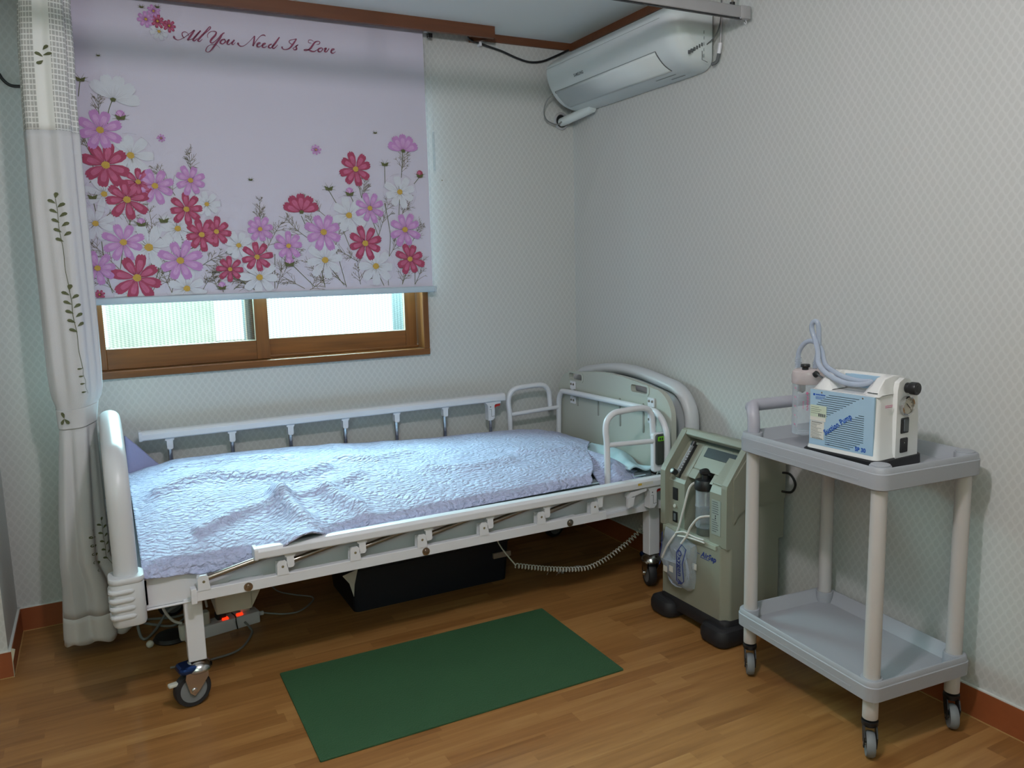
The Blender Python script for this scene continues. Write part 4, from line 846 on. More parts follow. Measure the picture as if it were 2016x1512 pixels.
q_ = drape('bed_pad', '', -.44, -.285, None, q2, 50, 60, QUILT, 9, .006, edge=lambda v: -.262-.03*math.sin(6*v), cat='pad')
tag(q_, 'folded lavender quilted pad beyond the quilt at the head end', 'bed pad')
def q3(x, v, u):
    y = -.40-.455*v; z = .497-.018*v+.012*math.sin(7*v+6*u)+.010*math.sin(PI*u); return y, z
q_ = drape('pale_sheet', '', -.30, -.18, None, q3, 40, 60, PALE, 12, .004, edge=lambda v: -.175-.02*math.sin(9*v), cat='sheet')
tag(q_, 'crumpled pale blue sheet at the head end of the mattress', 'sheet')
m = MB()
n = 14; vs = []
for j in range(n+1):
    for i in range(n+1):
        u, v = i/n, j/n; vs.append((-2.030+.22*u, -.112-.04*v+.006*math.sin(5*u), .500+.155*(1-v)*(1-u)**1.5*1.0+.05*(1-u)+.004*math.sin(9*u+4*v)))
m.add(vs, [(j*(n+1)+i, j*(n+1)+i+1, (j+1)*(n+1)+i+1, (j+1)*(n+1)+i) for j in range(n) for i in range(n)], SHEET, True)
o = m.build('pillowcase'); md = o.modifiers.new('solid', 'SOLIDIFY'); md.thickness = .008; tag(o, 'darker lavender cloth corner standing up behind the footboard', 'cloth')

# ---------------------------------------------------------------- remote with coiled cord
rc = thing('bed_remote', 'bed remote control with lime green top strip clipped to the front grab bar', 'remote control', (-.19, -.90, .50))
m = MB(); m.rbox((-.222, -.902, .478), (-.158, -.880, .632), .010, WHITE, axis=1); m.build('holder', rc)
m = MB(); m.rbox((-.214, -.912, .507), (-.166, -.900, .628), .010, DGREY, axis=1); m.build('handset', rc)
m = MB(); m.rbox((-.209, -.9145, .602), (-.171, -.911, .620), .003, LIME, axis=1, e=.0006)
for x in (-.203, -.193, -.178): m.box((x, -.9155, .606), (x+.006, -.914, .616), BLACK)
m.build('lime_strip', rc)
def coil(P, r, wr, turns, mm, name, parent):
    P = [Vector(p) for p in P]; base = cr(P, 40); n = turns*12; pts = []
    L = [0]
    for a, b in zip(base, base[1:]): L.append(L[-1]+(b-a).length)
    j = 0
    for i in range(n+1):
        s = L[-1]*i/n
        while j < len(L)-2 and L[j+1] < s: j += 1
        t = (s-L[j])/max(L[j+1]-L[j], 1e-6); p = base[j].lerp(base[j+1], t); d = (base[j+1]-base[j]).normalized()
        a = d.cross(Vector((0, 1, 0))).normalized(); b = d.cross(a); ang = 2*PI*turns*i/n
        pts.append(p+r*(math.cos(ang)*a+math.sin(ang)*b))
    m = MB(); m.tube(pts, wr, mm, 5); return m
m = coil([(-.158, -.78, .245), (-.200, -.76, .185), (-.275, -.75, .135), (-.36, -.75, .100), (-.45, -.75, .086), (-.60, -.75, .115), (-.755, -.75, .160)], .0085, .0024, 46, CABLEW, 'coiled_cord', rc)
m.tube([(-.19, -.895, .48), (-.18, -.83, .40), (-.15, -.79, .31), (-.150, -.78, .25)], .0028, CABLEW, 8, smooth_pts=5); m.tube([(-.755, -.75, .16), (-.80, -.70, .24), (-.82, -.66, .34)], .0026, CABLEW, 8, smooth_pts=5)
m.build('coiled_cord', rc)
m = MB()
rd = random.Random(4)
for k in range(16):
    a = rd.random()*6.28; c = Vector((-.53+rd.uniform(-.05, .05), -.75, .098+rd.uniform(-.006, .008))); m.tube([c, c+Vector((.03*math.cos(a), .01, .010*math.sin(a))), c+Vector((.05*math.cos(a), 0, -.01))], .001, CABLEG, 4, smooth_pts=3)
m.build('cord_wrap', rc)
# ================================================================ under the bed
sb_ = thing('storage_box', 'dark navy storage box on the floor under the bed', 'box', (-.99, -.33, 0))
m = MB(); rings = [[Vector((-.99+x, -.33+y, z)) for x, y in rr(.335-i, .175-i, .02)] for z, i in ((0.0, .012), (.165, 0), (.170, -.006), (.176, -.006), (.176, .004), (.02, .016))]
m.loft(rings, NAVYB, True, True); m.build('bin', sb_)
m = MB(); m.rbox((-.735, -.516, .105), (-.655, -.504, .127), .003, WOODB, axis=1); m.build('beige_handle', sb_)
m = MB(); n = 26; vs = []
rs = random.Random(2)
for j in range(11):
    for i in range(n+1):
        u, v = i/n, j/10; vs.append((-1.31+.63*u, -.50+.30*v, .182+.022*math.sin(9*u+2*v)*math.sin(3+5*v)+.018*math.sin(23*u)*.5+.03*math.sin(PI*v)))
m.add(vs, [(j*(n+1)+i, j*(n+1)+i+1, (j+1)*(n+1)+i+1, (j+1)*(n+1)+i) for j in range(10) for i in range(n)], CLOTH, True)
o = m.build('folded_clothes'); md = o.modifiers.new('solid', 'SOLIDIFY'); md.thickness = .01; tag(o, 'grey blue cloth heaped on top of the navy box under the bed', 'cloth')
m = MB(); m.add([(-1.36, -.52, .165), (-1.30, -.515, .178), (-1.315, -.515, .12), (-1.32, -.516, .075), (-1.335, -.518, .13)], [(0, 4, 2, 1), (4, 3, 2)], PAPER)
o = m.build('plastic_flap'); md = o.modifiers.new('solid', 'SOLIDIFY'); md.thickness = .002; tag(o, 'pale plastic flap hanging at the left corner of the navy box', 'bag')
ps = thing('power_strip', 'white power strip with two glowing red switches under the foot end', 'power strip', (-1.76, -.38, 0), math.radians(11))
m = MB(); m.rbox((-.15, -.030, 0), (.115, .030, .044), .006, WHITE); m.build('housing', ps, world=False)
for x in (-.008, .045):
    m = MB(); m.rbox((x-.011, -.020, .043), (x+.011, -.006, .050), .002, GLOW); m.build('lit_switch', ps, world=False)
for a_, b_, q_ in (((-.035, -.012, .044), (.0, .024, .070), BLACK), ((.055, -.004, .044), (.09, .024, .066), CREAM), ((-.10, -.018, .044), (-.06, .018, .09), CREAM)):
    m = MB(); m.rbox(a_, b_, .008, q_); m.build('plug', ps, world=False)
m = MB(); m.tube([(.028, -.032, .002), (.024, -.034, .03), (.026, -.022, .047), (.024, .01, .05)], .0022, BLACK, 8, smooth_pts=4); m.build('cable_tie', ps, world=False)
m = MB(); m.cyl((.115, 0, .022), (.138, 0, .020), .008, WHITE, bev=.002); m.tube([(.138, 0, .02), (.20, -.035, .008), (.26, -.045, .004), (.33, .0, .004), (.355, .05, .004), (.31, .12, .004), (.26, .17, .02), (.25, .24, .05)], .0030, CABLEG, 8, smooth_pts=6); m.build('power_cord', ps, world=False)
def cable(name, label, P, r, mm):
    m = MB(); m.tube(P, r, mm, 8, smooth_pts=6); return tag(m.build(name), label, 'cable')
cable('grey_cable', 'grey cable looping on the floor right of the front bed leg', [(-1.70, -.40, .02), (-1.688, -.42, .006), (-1.690, -.48, .0045), (-1.75, -.585, .0045), (-1.85, -.61, .0045), (-1.97, -.60, .0045)], .0038, CABLEG)
cable('white_cable', 'white cable hanging in a loop behind the foot end guard', [(-2.05, -.30, .30), (-2.052, -.31, .15), (-2.047, -.31, .03), (-2.03, -.33, .006), (-1.99, -.27, .01), (-1.95, -.24, .05), (-1.90, -.25, .08)], .0050, CABLEG)
cable('white_cable', 'white cable bending behind the front bed leg above the power strip', [(-1.955, -.30, .30), (-1.965, -.32, .19), (-1.965, -.35, .12), (-1.94, -.39, .08), (-1.91, -.40, .065)], .0050, CABLEW)
cable('white_cable', 'thin white cable rising from the power strip to the motor box', [(-1.82, -.36, .09), (-1.83, -.37, .15), (-1.86, -.40, .20), (-1.87, -.42, .28), (-1.85, -.45, .33)], .0042, CABLEW)
cable('grey_cable', 'tangled grey cable lying behind the white cables at the foot end', [(-2.04, -.20, .02), (-1.99, -.22, .006), (-1.93, -.26, .005), (-1.88, -.22, .02), (-1.93, -.18, .005), (-2.02, -.15, .006)], .0048, CABLEG)
ad = MB(); ad.cyl((-1.906, -.405, .006), (-1.908, -.405, .062), .0165, CREAM, bev=.004); tag(ad.build('power_adapter'), 'small white cylindrical adapter standing behind the front bed leg', 'adapter')
fb = MB(); fb.lathe((-1.945, -.36, 0), [(.0001, 0), (.058, 0), (.062, .006), (.055, .016), (.03, .022), (.0001, .024)], BLACK, 28); tag(fb.build('round_base'), 'round black base on the floor at the foot end', 'base')
ba = MB(); ba.sphere((-2.018, -.40, .014), .013, CREAM, 16); tag(ba.build('cap'), 'small white round cap on the floor below the foot end', 'cap')

# ---------------------------------------------------------------- floor mat
mm_ = thing('floor_mat', 'dark green rectangular rubber mat on the floor in front of the bed', 'mat', (-1.178, -1.093, 0), math.radians(-.4))
m = MB(); m.rbox((-.485, -.266, 0), (.485, .266, .006), .004, MATG, e=.0015); m.build('mat_sheet', mm_, world=False)

# ================================================================ oxygen concentrator (front faces the room, -x)
oc = thing('oxygen_concentrator', 'sage grey oxygen concentrator on black feet between bed and cart', 'oxygen concentrator', (-.312, -1.060, 0), -PI/2)
m = MB(); Wd, Dp = .340, .262
bevp = lambda z, e=0: [Vector((x, y, z)) for x, y in ((0+.012, 0), (Wd-.022, 0), (Wd, .026), (Wd, Dp-.02), (Wd-.02, Dp), (.02, Dp), (0, Dp-.02), (0, .012))]
m.loft([bevp(.078), bevp(.335)], CONC, True, True, smooth=False)
cheek = [(0, .335), (0, .540), (.006, .552), (.098, .676), (.110, .682), (.262, .640), (.262, .335)]
m.prism(cheek, 0, 0, .026, CONC); m.prism([(max(a, .004), b) for a, b in cheek], 0, Wd-.026, Wd, CONC)
m.prism([(.262, .335), (.262, .640), (.150, .668), (.150, .335)], 0, .026, Wd-.026, CONC)
m.prism([(.092, .664), (.105, .684), (.135, .678), (.135, .650), (.105, .652)], 0, .02, Wd-.02, CONC)   # handle bar
m.prism([(.135, .60), (.155, .60), (.155, .66), (.135, .66)], 0, .09, Wd-.08, HANDG)
# sloping panel and columns round the bottle niche
slope = [(.018, .505), (.030, .530), (.110, .636), (.150, .636), (.150, .335), (.018, .335)]
m.prism(slope, 0, .026, .112, CONC); m.prism([(.010, .335), (.010, .515), (.022, .540), (.150, .540), (.150, .335)], 0, .252, Wd-.026, CONC)
m.prism([(.110, .636), (.150, .636), (.150, .560), (.056, .560)], 0, .112, .252, CONC); m.prism([(.022, .540), (.110, .636), (.150, .636), (.150, .54)], 0, .252, Wd-.026, CONC)
m.prism([(.030, .530), (.056, .562), (.070, .562), (.070, .535)], 0, .112, .150, CONC); m.prism([(.030, .530), (.056, .562), (.070, .562), (.070, .535)], 0, .225, .252, CONC)
# raised side cover
m.prism([(.03, .42), (.06, .455), (.10, .47), (.262, .475), (.262, .63), (.12, .672), (.03, .57)], 0, Wd-.001, Wd+.005, CONC)
m.build('shell', oc, world=False, bevel=.005, seg=3)
m = MB(); m.prism([(.083, .6035), (.104, .632), (.106, .630), (.085, .6015)], 0, .135, .300, BLACK); m.build('painted_handle_recess', oc, world=False)  # black piece laid on the slope, painting the dark of the handle opening
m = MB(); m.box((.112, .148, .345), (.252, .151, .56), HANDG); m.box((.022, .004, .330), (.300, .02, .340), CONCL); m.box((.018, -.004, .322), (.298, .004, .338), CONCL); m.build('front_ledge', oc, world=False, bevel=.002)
m = MB()
m.rbox((-.006, -.004, .030), (Wd+.006, Dp+.004, .086), .03, RUBBER, e=.012)
for xa_, xb_ in ((-.030, .095), (.245, .372)):
    for ya_, yb_ in ((-.040, .085), (.18, .275)): m.rbox((xa_, ya_, 0), (xb_, yb_, .066), .036, RUBBER, n=8, e=.022)
m.build('black_base', oc, world=False)
m = MB(); m.box((.050, .0155, .438), (.076, .0185, .482), BLACK); m.build('hour_meter', oc, world=False)
m = MB(); m.box((.050, .0155, .355), (.074, .0185, .393), BLACK); m.box((.056, .0145, .361), (.068, .016, .387), GREYT); m.build('power_switch', oc, world=False)
m = MB(); m.lathe((.062, .0165, .415), [(.007, 0), (.006, -.004), (.0001, -.005)], CREAM, 14, 'y'); m.build('indicator_button', oc, world=False)
m = MB(); P0, P1 = Vector((.052, .016, .512)), Vector((.086, .108, .642)); dd = (P1-P0).normalized()
P0 = Vector((.072, .020, .522)); P1 = Vector((.072, .100, .632)); nn = Vector((0, -.76, .56))*.010
m.cyl(P0+nn, P1+nn, .0075, CLEAR, 14); m.tube([P0+nn*.2, P1+nn*.2], .010, BLACK, 8); m.cyl(P1+nn-(P1-P0)*.08, P1+nn+(P1-P0)*.04, .009, BLACK, 12); m.cyl(P0+nn, P0+nn+(P1-P0)*.1, .009, STEEL, 12)
for k in range(8): c = P0+nn*1.0+(P1-P0)*(.2+.08*k)+Vector((.006, -.002, 0)); m.box(c-Vector((.003, .003, .0005)), c+Vector((.004, .0, .0008)), WHITE)
m.build('flow_meter', oc, world=False)
m = MB(); c = P0+nn*1.3+Vector((.004, 0, .012)); m.cyl(c, c+Vector((0, -.020, .012)), .0105, BLACK, 18, bev=.002); m.cyl(c+Vector((0, -.0200, .012)), c+Vector((0, -.0205, .0124)), .006, CREAM, 14); m.build('flow_knob', oc, world=False)
m = MB(); m.box((.262, .0085, .372), (.306, .0098, .492), PGREY)
rd = random.Random(5)
for k in range(14):
    z = .484-.0078*k
    if k in (6, 7): m.lathe((.282, .0084, z), [(.003, 0), (.0001, -.0004)], BLACK, 8, 'y'); continue
    m.box((.267, .0079, z), (.267+.030*rd.uniform(.6, 1), .0086, z+.0022), GREYT)
m.build('instruction_label', oc, world=False)
m = MB(); m.text('AirSep', (.222, -.0002, .2800), (1, .0, 0), (0, 0, 1), .027, NAVY, shear=.35, bold=.0010, sx=.95)
m.box((.200, -.0008, .285), (.216, -.0002, .2866), NAVY); m.box((.218, -.0008, .2745), (.262, -.0002, .2768), NAVY); m.build('maker_mark', oc, world=False)
m = MB(); m.tube([(Wd-.02, Dp-.01, .56), (Wd+.04, Dp-.02, .57), (Wd+.075, Dp-.03, .545), (Wd+.05, Dp-.02, .51), (Wd, Dp-.015, .50)], .0042, BLACK, 10, smooth_pts=6); m.build('power_cord', oc, world=False)
# humidifier bottle
hb = thing('humidifier_bottle', 'clear humidifier bottle with black cap in the concentrator niche', 'bottle', (-.312+.058, -1.060-.176, .36), -PI/2)
m = MB(); m.lathe((0, 0, 0), [(.0001, 0), (.030, 0), (.034, .005), (.034, .075), (.0355, .077), (.0355, .082), (.034, .084), (.034, .138), (.030, .144)], CLEAR, 28); m.build('bottle_body', hb, world=False)
m = MB(); m.lathe((0, 0, 0), [(.0001, .004), (.0325, .004), (.0325, .066), (.0001, .066)], clear_plastic('water', (150, 170, 176), .30, .05), 24); m.build('water', hb, world=False)
m = MB(); m.lathe((0, 0, 0), [(.0375, .138), (.0385, .142), (.0385, .160), (.034, .172), (.014, .176), (.013, .190), (.022, .196), (.022, .204), (.010, .210), (.0001, .212)], BLACK, 24); m.cyl((0, 0, .165), (-.03, -.02, .16), .005, BLACK, 10); m.prism([(-.028, .192), (.028, .192), (.016, .204), (-.016, .204)], 1, -.006, .006, BLACK); m.build('cap', hb, world=False)
m = MB(); m.cyl((0, .0, -.024), (0, 0, -.0005), .03, HANDG); m.build('cradle', hb, world=False)
# bag of tubing hung on the front
bg_ = thing('tubing_bag', 'clear plastic bag of oxygen tubing taped on the concentrator front', 'bag', (-.312, -1.060, 0), -PI/2)
m = MB(); out = [(.034, .336), (.060, .332), (.10, .326), (.15, .318), (.200, .312), (.208, .28), (.198, .24), (.196, .19), (.192, .150), (.176, .136), (.120, .140), (.085, .150), (.060, .160), (.045, .18), (.024, .225), (.022, .27), (.030, .31)]
cxb, czb = .115, .235; rings = []
for s_, d in ((1, .0), (.97, .010), (.85, .022), (.6, .030), (.3, .034), (.02, .035)):
    rings.append([Vector((cxb+(x-cxb)*s_+.004*math.sin(40*z+30*d), -.003-d*(1.25 if z < .25 else .7)-.003*math.sin(60*x+90*z)*(s_ < .95), czb+(z-czb)*s_)) for x, z in out])
m.loft(rings, BAG, False, True); m.loft([[Vector((p.x, -.0015, p.z)) for p in rings[0]], rings[0]], BAG); m.build('bag_film', bg_, world=False)
m = MB()
rd = random.Random(8)
for k in range(5):
    c = Vector((.11+rd.uniform(-.015, .015), -.018, .215+rd.uniform(-.01, .01))); R = .045+.006*k
    m.tube([c+Vector((R*.9*math.cos(a), -.002+.003*math.sin(3*a+k), R*1.1*math.sin(a))) for a in [2*PI*i/20 for i in range(20)]], .0026, TUBE, 6, closed=True)
m.build('coiled_tubing', bg_, world=False)
m = MB(); fr_ = [(.128, .312), (.150, .300), (.148, .25), (.156, .19), (.142, .176), (.118, .182), (.118, .25), (.118, .285)]
yf = lambda z: -.040 if z < .28 else -.036
P = [(x+.040, -.054+(.014 if z > .29 else 0), z) for x, z in fr_]; m.tube(P, .0018, NAVY, 6, closed=True); m.tube([(.048, -.030, .322), (.044, -.030, .27), (.030, -.030, .225)], .0014, NAVY, 6); m.tube([(.05, -.040, .215), (.043, -.040, .200)], .0016, NAVY, 6)
m.build('panel_outline', bg_, world=False); m = MB()
m.text('Oxygen A', (.166, -.056, .298), (0.02, 0, -1), (1, 0, 0.02), .029, NAVY, bold=.0008, lift=.0)
m.build('panel_lettering', bg_, world=False)
for x, z in ((.066, .203), (.098, .213), (.198, .235), (.022, .226)):
    m = MB(); x += .028 if .03 < x < .15 else 0
    m.box((x-.010, -.053 if x < .15 and x > .03 else -.008, z-.011), (x+.010, -.052 if x < .15 and x > .03 else -.007, z+.011), PAPER); m.build('tape_piece', bg_, world=False)
ox = MB(); T = Matrix.Translation((-.312, -1.060, 0)) @ Matrix.Rotation(-PI/2, 4, 'Z'); ox.T = T
ox.tube([(.155, .055, .520), (.140, .02, .505), (.128, .0, .42), (.115, -.014, .345), (.105, -.030, .315), (.088, -.042, .28), (.068, -.046, .235)], .0042, CABLEW, 10, smooth_pts=6)
ox.tube([(.245, .02, .425), (.215, -.005, .415), (.185, -.016, .375), (.175, -.022, .345), (.155, -.032, .31)], .0042, CABLEW, 10, smooth_pts=6)
ox.tube([(.120, -.028, .338), (.16, -.024, .352), (.20, -.014, .345), (.245, -.008, .345)], .0036, CABLEW, 10, smooth_pts=6); ox.tube([(.13, -.026, .33), (.18, -.020, .337), (.25, -.010, .337)], .0036, CABLEW, 10, smooth_pts=6)
ox.T = None; tag(ox.build('oxygen_tube'), 'thin white oxygen tube looping from the bottle into the plastic bag', 'tube')

# ================================================================ service cart
ct = thing('service_cart', 'grey plastic two-tier service cart on casters beside the right wall', 'cart', (-.2265, -1.811, 0), math.radians(-94.5))
def tray(name, zb, zt, zf, hx=.268, hy=.182):
    m = MB(); R = [(.004, zb), (0, zb+.003), (-.001, zt-.016), (.001, zt-.014), (.002, zt-.003), (.004, zt), (.007, zt), (.009, zt-.001), (.030, zf+.003), (.033, zf)]
    rings = [[Vector((x, y, z)) for x, y in rr(hx-i, hy-i, max(.028-i*.5, .006), 6)] for i, z in R]
    m.loft(rings, TRAY, False, True); m.loft([rings[0], [Vector((p.x*.93, p.y*.9, zb)) for p in rings[0]], [Vector((p.x*.93, p.y*.9, zf-.004)) for p in rings[0]]], TRAY, False, True)
    for sx in (-1, 1):
        for sy in (-1, 1):
            m.cyl((sx*.235, sy*.15, zb-.002), (sx*.235, sy*.15, zt+.001), .0265, TRAY, 20, bev=.002)
    m.box((-hx+.07, -hy-.0012, zb+.016), (hx-.07, -hy+.004, zb+.020), TRAY)
    return m.build(name, ct, world=False)
tray('top_tray', .712, .770, .737); tray('lower_tray', .155, .211, .178)
def small_caster(parent, x, y, ang):
    m = MB(); m.T = Matrix.Translation((x, y, 0)) @ Matrix.Rotation(ang, 4, 'Z'); r = .0335
    m.lathe((-.016, 0, r), [(.0001, -.008), (r*.55, -.009), (r*.9, -.011), (r, -.005), (r, .005), (r*.9, .011), (r*.55, .009), (.0001, .008)], GREYR, 28, 'y')
    for s in (-1, 1): m.prism([(.016, .082), (-.020, .082), (-.034, .060), (-.022, .024), (-.010, .024), (.014, .066)], 1, s*.0150-.0015, s*.0150+.0015, RUBBER)
    m.lathe((0, 0, 0), [(.018, .078), (.021, .082), (.021, .092), (.012, .094), (.012, .101)], BLACK, 20); m.cyl((-.016, -.017, r), (-.016, .017, r), .005, STEEL, 12); m.T = None
    return m.build('caster', parent, world=False)
for sx, sy, a in ((1, -1, 2.45), (-1, -1, 2.55), (1, 1, 2.5), (-1, 1, 2.2)):
    m = MB(); x, y = sx*.235, sy*.15
    m.cyl((x, y, .098), (x, y, .157), .0195, POST, 22, bev=.002); m.cyl((x, y, .205), (x, y, .714), .0205, POST, 24, r2=.0195); lg = m.build('leg', ct, world=False)
    small_caster(lg, x, y, a)
    if sx > 0: m = MB(); m.cyl((x, y, .770), (x, y, .7745), .0235, TRAY, 22, bev=.0015); m.build('post_cap', ct, world=False)
m = MB(); m.tube([(-.235, -.15, .765), (-.235, -.15, .800), (-.240, -.148, .822), (-.256, -.138, .838), (-.272, -.115, .843), (-.274, -.06, .843), (-.274, .06, .843), (-.272, .115, .843), (-.256, .138, .838), (-.240, .148, .822), (-.235, .15, .800), (-.235, .15, .765)], .0185, HANDL, 18, smooth_pts=5)
for s in (-1, 1): m.sphere((-.272, s*.128, .838), .0215, HANDL, 16, (1, .9, .9))
m.build('push_handle', ct, world=False)

# ================================================================ suction pump
sp = thing('suction_pump', 'white and blue suction pump standing on the top tray of the cart', 'suction pump', (-.366, -1.776, .7372), math.radians(-87))
W_, D_ = .214, .172
def lop(pts, y0=0): return pts
m = MB()   # lower body, slightly wider at the foot
def foot(z, e, f=.0): return [Vector((x+W_/2, y+D_/2, z)) for x, y in rr(W_/2+e, D_/2+e, .016, 5)]
m.loft([foot(.028, .004), foot(.034, .003), foot(.042, 0), foot(.120, -.003), foot(.194, -.006)], PUMPW, True, True)
# shoulders at both ends and the rear bridge, leaving a valley for the tube
def shoulder(xa_, xb_, x0t, x1t):
    ya = [(.006, .192), (.020, .216), (.040, .237), (.075, .243), (.112, .238), (.140, .218), (.166, .190)]
    A = [Vector((xa_, y, z)) for y, z in ya]; n = len(ya)
    rings = [[Vector((xa_, y, min(z, .192))) for y, z in ya]+[], [Vector((x0t, y, z)) for y, z in ya], [Vector((x1t, y, z)) for y, z in ya], [Vector((xb_, y, min(z, .196))) for y, z in ya]]
    m.loft(rings, PUMPW, closed=False, smooth=True)
shoulder(.004, .064, .030, .050); shoulder(.152, .211, .180, .203)
m.prism([(.078, .190), (.080, .236), (.088, .241), (.112, .238), (.140, .218), (.162, .190)], 0, .045, .185, PUMPW)
m.prism([(.066, .028), (.066, .205), (.072, .226), (.092, .236), (.114, .232), (.136, .214), (.150, .19), (.158, .12), (.160, .028)], 0, W_-.006, W_+.008, PUMPW)
m.build('body', sp, world=False, bevel=.002)
m = MB(); m.loft([foot(.0, .008), foot(.003, .011), foot(.026, .010), foot(.030, .006)], BLACK, True, True); m.build('rubber_base', sp, world=False)
m = MB(); m.box((.008, -.0012, .040), (.204, .004, .192), PUMPB); m.prism([(.0775, .200), (.079, .235), (.0775, .235)], 0, .075, .165, PUMPB); m.box((.060, .0745, .200), (.165, .0785, .234), PUMPB); m.build('blue_panel', sp, world=False)
m = MB()
def vx(z, x): return x
for k in range(11):
    z = .181-.0058*k; xa_ = .068-.0085*k; xb_ = .160-.0095*k; xa_ = max(xa_, .030); 
    if xb_-xa_ > .008: m.box((xa_, -.0018, z), (xb_, -.0012, z+.0013), SLOT)
for k in range(17):
    z = .139-.0058*k; xa_ = .160-.0097*k; xb_ = .176
    if k > 12: xb_ = .176-.0095*(k-12)
    xa_ = max(xa_, .060); m.box((xa_, -.0018, z), (xb_, -.0012, z+.0013), SLOT)
m.build('vent_slots', sp, world=False)
m = MB(); a = math.radians(36); m.text('Suction Pump', (.062, -.0026, .072), (math.cos(a), 0, math.sin(a)), (-math.sin(a), 0, math.cos(a)), .0212, BLUET, bold=.00055, sx=.80)
m.build('lettering', sp, world=False)
m = MB(); m.text('SP 30', (.153, -.0014, .046), (1, 0, 0), (0, 0, 1), .0150, BLUET, bold=.0007, sx=.88)
m.build('model_number', sp, world=False)
m = MB(); m.box((.018, -.0018, .176), (.024, -.0013, .182), BLUET);
for k in range(6): m.box((.0265+.0052*k, -.0018, .1775), (.0305+.0052*k, -.0013, .1810), BLUET)
for k in range(3): m.box((.026, -.0018, .1735-.003*k), (.056-.004*k, -.0013, .1745-.003*k), BLUET)
m.box((.068, -.0018, .0465), (.074, -.0013, .0485), NAVY); m.box((.076, -.0018, .047), (.130, -.0013, .0480), PGREY)
m.build('maker_print', sp, world=False)
m = MB(); m.box((.010, -.0022, .1175), (.062, -.0014, .150), PAPERG); m.box((.010, -.0022, .107), (.060, -.0014, .1175), PAPER)
m.box((.012, -.0024, .057), (.056, -.0016, .106), PAPER); rd = random.Random(3)
for k in range(4): m.box((.013, -.0028, .144-.0055*k), (.013+rd.uniform(.02, .045), -.0022, .1447-.0055*k), GREYT)
for k in range(4): m.box((.037+.006*k, -.0028, .120), (.037+.006*k+.0042, -.0022, .128), GREYT)
for k in range(11): m.box((.014, -.0029, .098-.0036*k), (.014+rd.uniform(.018, .037), -.0024, .0988-.0036*k), GREYT)
m.box((.016, -.0029, .102), (.050, -.0024, .1038), GREYT); m.box((.018, -.0029, .0575+.001), (.052, -.0024, .0600), GREYT); m.build('paper_labels', sp, world=False)
m = MB()
for x, z in ((.045, .186), (.170, .186)): m.lathe((x, -.0012, z), [(.0026, 0), (.0001, -.0012)], STEEL, 10, 'y')
for k in range(6): m.box((.176+.005*k, .0075, .1985+.002), (.1795+.005*k, .0095, .2025), GREYT)
for k in range(5): m.box((W_+.0005, .028+.006*k, .168), (W_+.0025, .0315+.006*k, .1695), CRIM2); m.box((W_+.0005, .028+.006*k, .164), (W_+.0025, .0315+.006*k, .1655), CRIM2)
m.build('small_marks', sp, world=False)
XE = W_+.0082
m = MB(); m.cyl((XE-.004, .104, .210), (XE+.012, .104, .210), .0135, BLACK, 24, bev=.003); m.cyl((XE+.010, .104, .210), (XE+.030, .104, .210), .0165, BLACK, 24, bev=.003); m.lathe((XE+.030, .104, .210), [(.009, .0), (.007, .001), (.0001, .001)], RUBBER, 16, 'x')
m.build('regulator_knob', sp, world=False)
m = MB(); m.lathe((XE, .100, .164), [(.0255, -.002), (.0255, .010), (.0235, .012), (.0215, .010), (.0215, .002)], CHROME, 32, 'x', cap=False); gr = m.build('gauge_ring', sp, world=False)
m = MB(); m.lathe((XE, .100, .164), [(.0218, .006), (.0001, .0061)], GAUGE, 28, 'x')
for k in range(9):
    a = math.radians(-40+32*k); c = Vector((XE+.0072, .100+.017*math.cos(a), .164+.017*math.sin(a))); m.box(c-Vector((.0004, .0008, .0008)), c+Vector((.0004, .0008, .0008)), BLACK)
m.tube([(XE+.008, .109, .157), (XE+.008, .094, .170)], .0009, BLACK, 6); m.build('gauge_dial', gr, world=False)
m = MB(); m.rbox((XE-.002, .084, .091), (XE+.002, .116, .132), .003, BLACK, axis=0); m.rbox((XE+.001, .094, .096), (XE+.0045, .113, .128), .002, GREYT, axis=0); m.build('power_switch', sp, world=False)
m = MB(); m.rbox((XE-.002, .084, .040), (XE+.002, .115, .079), .004, BLACK, axis=0); m.rbox((XE-.004, .090, .046), (XE+.0025, .109, .072), .003, RUBBER, axis=0); m.lathe((XE+.0025, .100, .066), [(.0016, 0), (.0001, .0006)], CREAM, 8, 'x'); m.build('power_inlet', sp, world=False)
# ---------------------------------------------------------------- collection jar and suction hose
jr = thing('collection_jar', 'clear suction jar with pinkish lid and black knob on the pump side', 'jar', (-.232, -1.652, .768))
m = MB(); m.lathe((0, 0, 0), [(.0001, .003), (.036, .003), (.041, .0), (.0425, .004), (.0420, .02), (.0425, .168)], CLEAR, 32); m.build('jar_body', jr, world=False)
m = MB(); m.lathe((0, 0, 0), [(.0440, .150), (.0450, .152), (.0450, .176), (.043, .186), (.036, .192), (.012, .194), (.0001, .194)], PINKC, 32); m.build('lid', jr, world=False)
m = MB(); cj = Vector((-.012, .026, .19))
for k in range(5): m.lathe((-.008, .030, .190+.007*k), [(.0095, 0), (.0105, .003), (.0095, .0065)], CLEAR, 16)
m.lathe((.006, -.020, .190), [(.006, 0), (.007, .02), (.006, .024)], CLEAR, 14); m.build('hose_ports', jr, world=False)
m = MB(); m.cyl((-.022, -.010, .190), (-.022, -.010, .200), .009, BLACK, 16); m.cyl((-.022, -.010, .200), (-.022, -.010, .209), .0135, BLACK, 18, bev=.002); m.cyl((-.020, -.044, .180), (-.020, -.052, .186), .009, BLACK, 14); m.build('black_knob', jr, world=False)
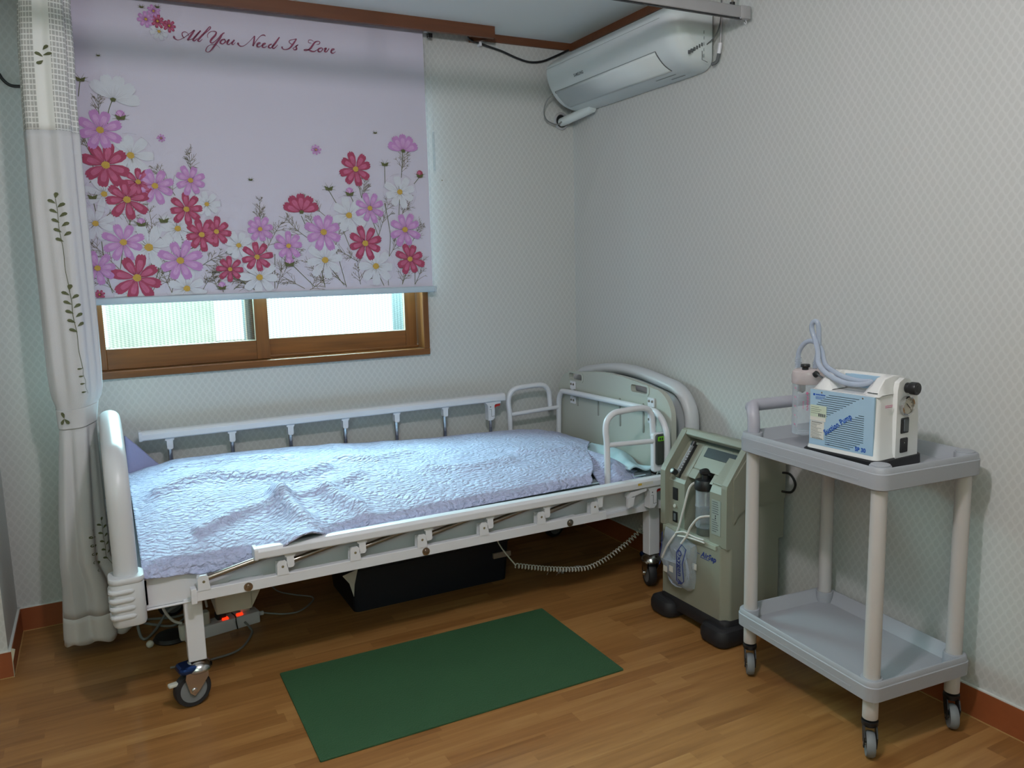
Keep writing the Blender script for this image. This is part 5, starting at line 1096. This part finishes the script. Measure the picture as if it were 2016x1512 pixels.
m = MB(); m.lathe((-.014, .010, .125), [(.011, 0), (.012, .003), (.012, .028), (.011, .032)], STEEL, 18); m.sphere((-.016, .004, .126), .005, BLACK, 10); m.build('float_valve', jr, world=False)
m = MB()
def jarmark(t, z, w, h, mm=PINKT):
    """a small printed mark wrapped on the jar, t in degrees"""
    R = .0428; vs = []
    for zz in (z, z+h):
        for d in (0, w): a = math.radians(t)+d/R; vs.append((R*math.cos(a), R*math.sin(a), zz))
    m.add(vs, [(0, 1, 3, 2)], mm)
for k in range(5): jarmark(168, .028+.027*k, .005, .004); jarmark(176, .024+.027*k, .004, .001)
for k in range(10): jarmark(160, .02+.0135*k, .004, .0008)
jarmark(218, .122, .006, .007)
for k in range(9): jarmark(220+(k % 2)*2, .115-.005*k, .0045, .0028)
for k in range(4): jarmark(206, .098-.006*k, .003, .003)
m.build('volume_print', jr, world=False)
m = MB(); m.tube([(-.02, -.050, .184), (-.015, -.075, .17), (.0, -.10, .14), (.0, -.118, .12)], .003, GREYT, 8, smooth_pts=4); m.tube([(.02, -.036, .10), (.02, -.115, .09)], .005, STEEL, 8); m.build('hanger_bracket', jr, world=False)
hs = MB()
hs.tube([(-.240, -1.622, .962), (-.240, -1.621, .985), (-.240, -1.624, 1.010), (-.238, -1.640, 1.034), (-.234, -1.662, 1.044), (-.228, -1.684, 1.034), (-.240, -1.708, 1.018), (-.268, -1.738, 1.003), (-.300, -1.775, .989), (-.318, -1.81, .980), (-.318, -1.85, .966), (-.308, -1.895, .958), (-.305, -1.925, .960), (-.318, -1.930, .958), (-.330, -1.905, .952), (-.336, -1.86, .955), (-.340, -1.815, .972),
         (-.320, -1.768, .993), (-.275, -1.725, 1.018), (-.246, -1.690, 1.045), (-.242, -1.672, 1.075), (-.242, -1.671, 1.092), (-.243, -1.682, 1.103), (-.242, -1.693, 1.095), (-.238, -1.694, 1.060), (-.232, -1.688, 1.020), (-.226, -1.676, .985), (-.226, -1.673, .965)], .0070, TUBE, 12, smooth_pts=6)
tag(hs.build('suction_hose'), 'translucent bluish hose looping above the jar onto the pump top', 'hose')
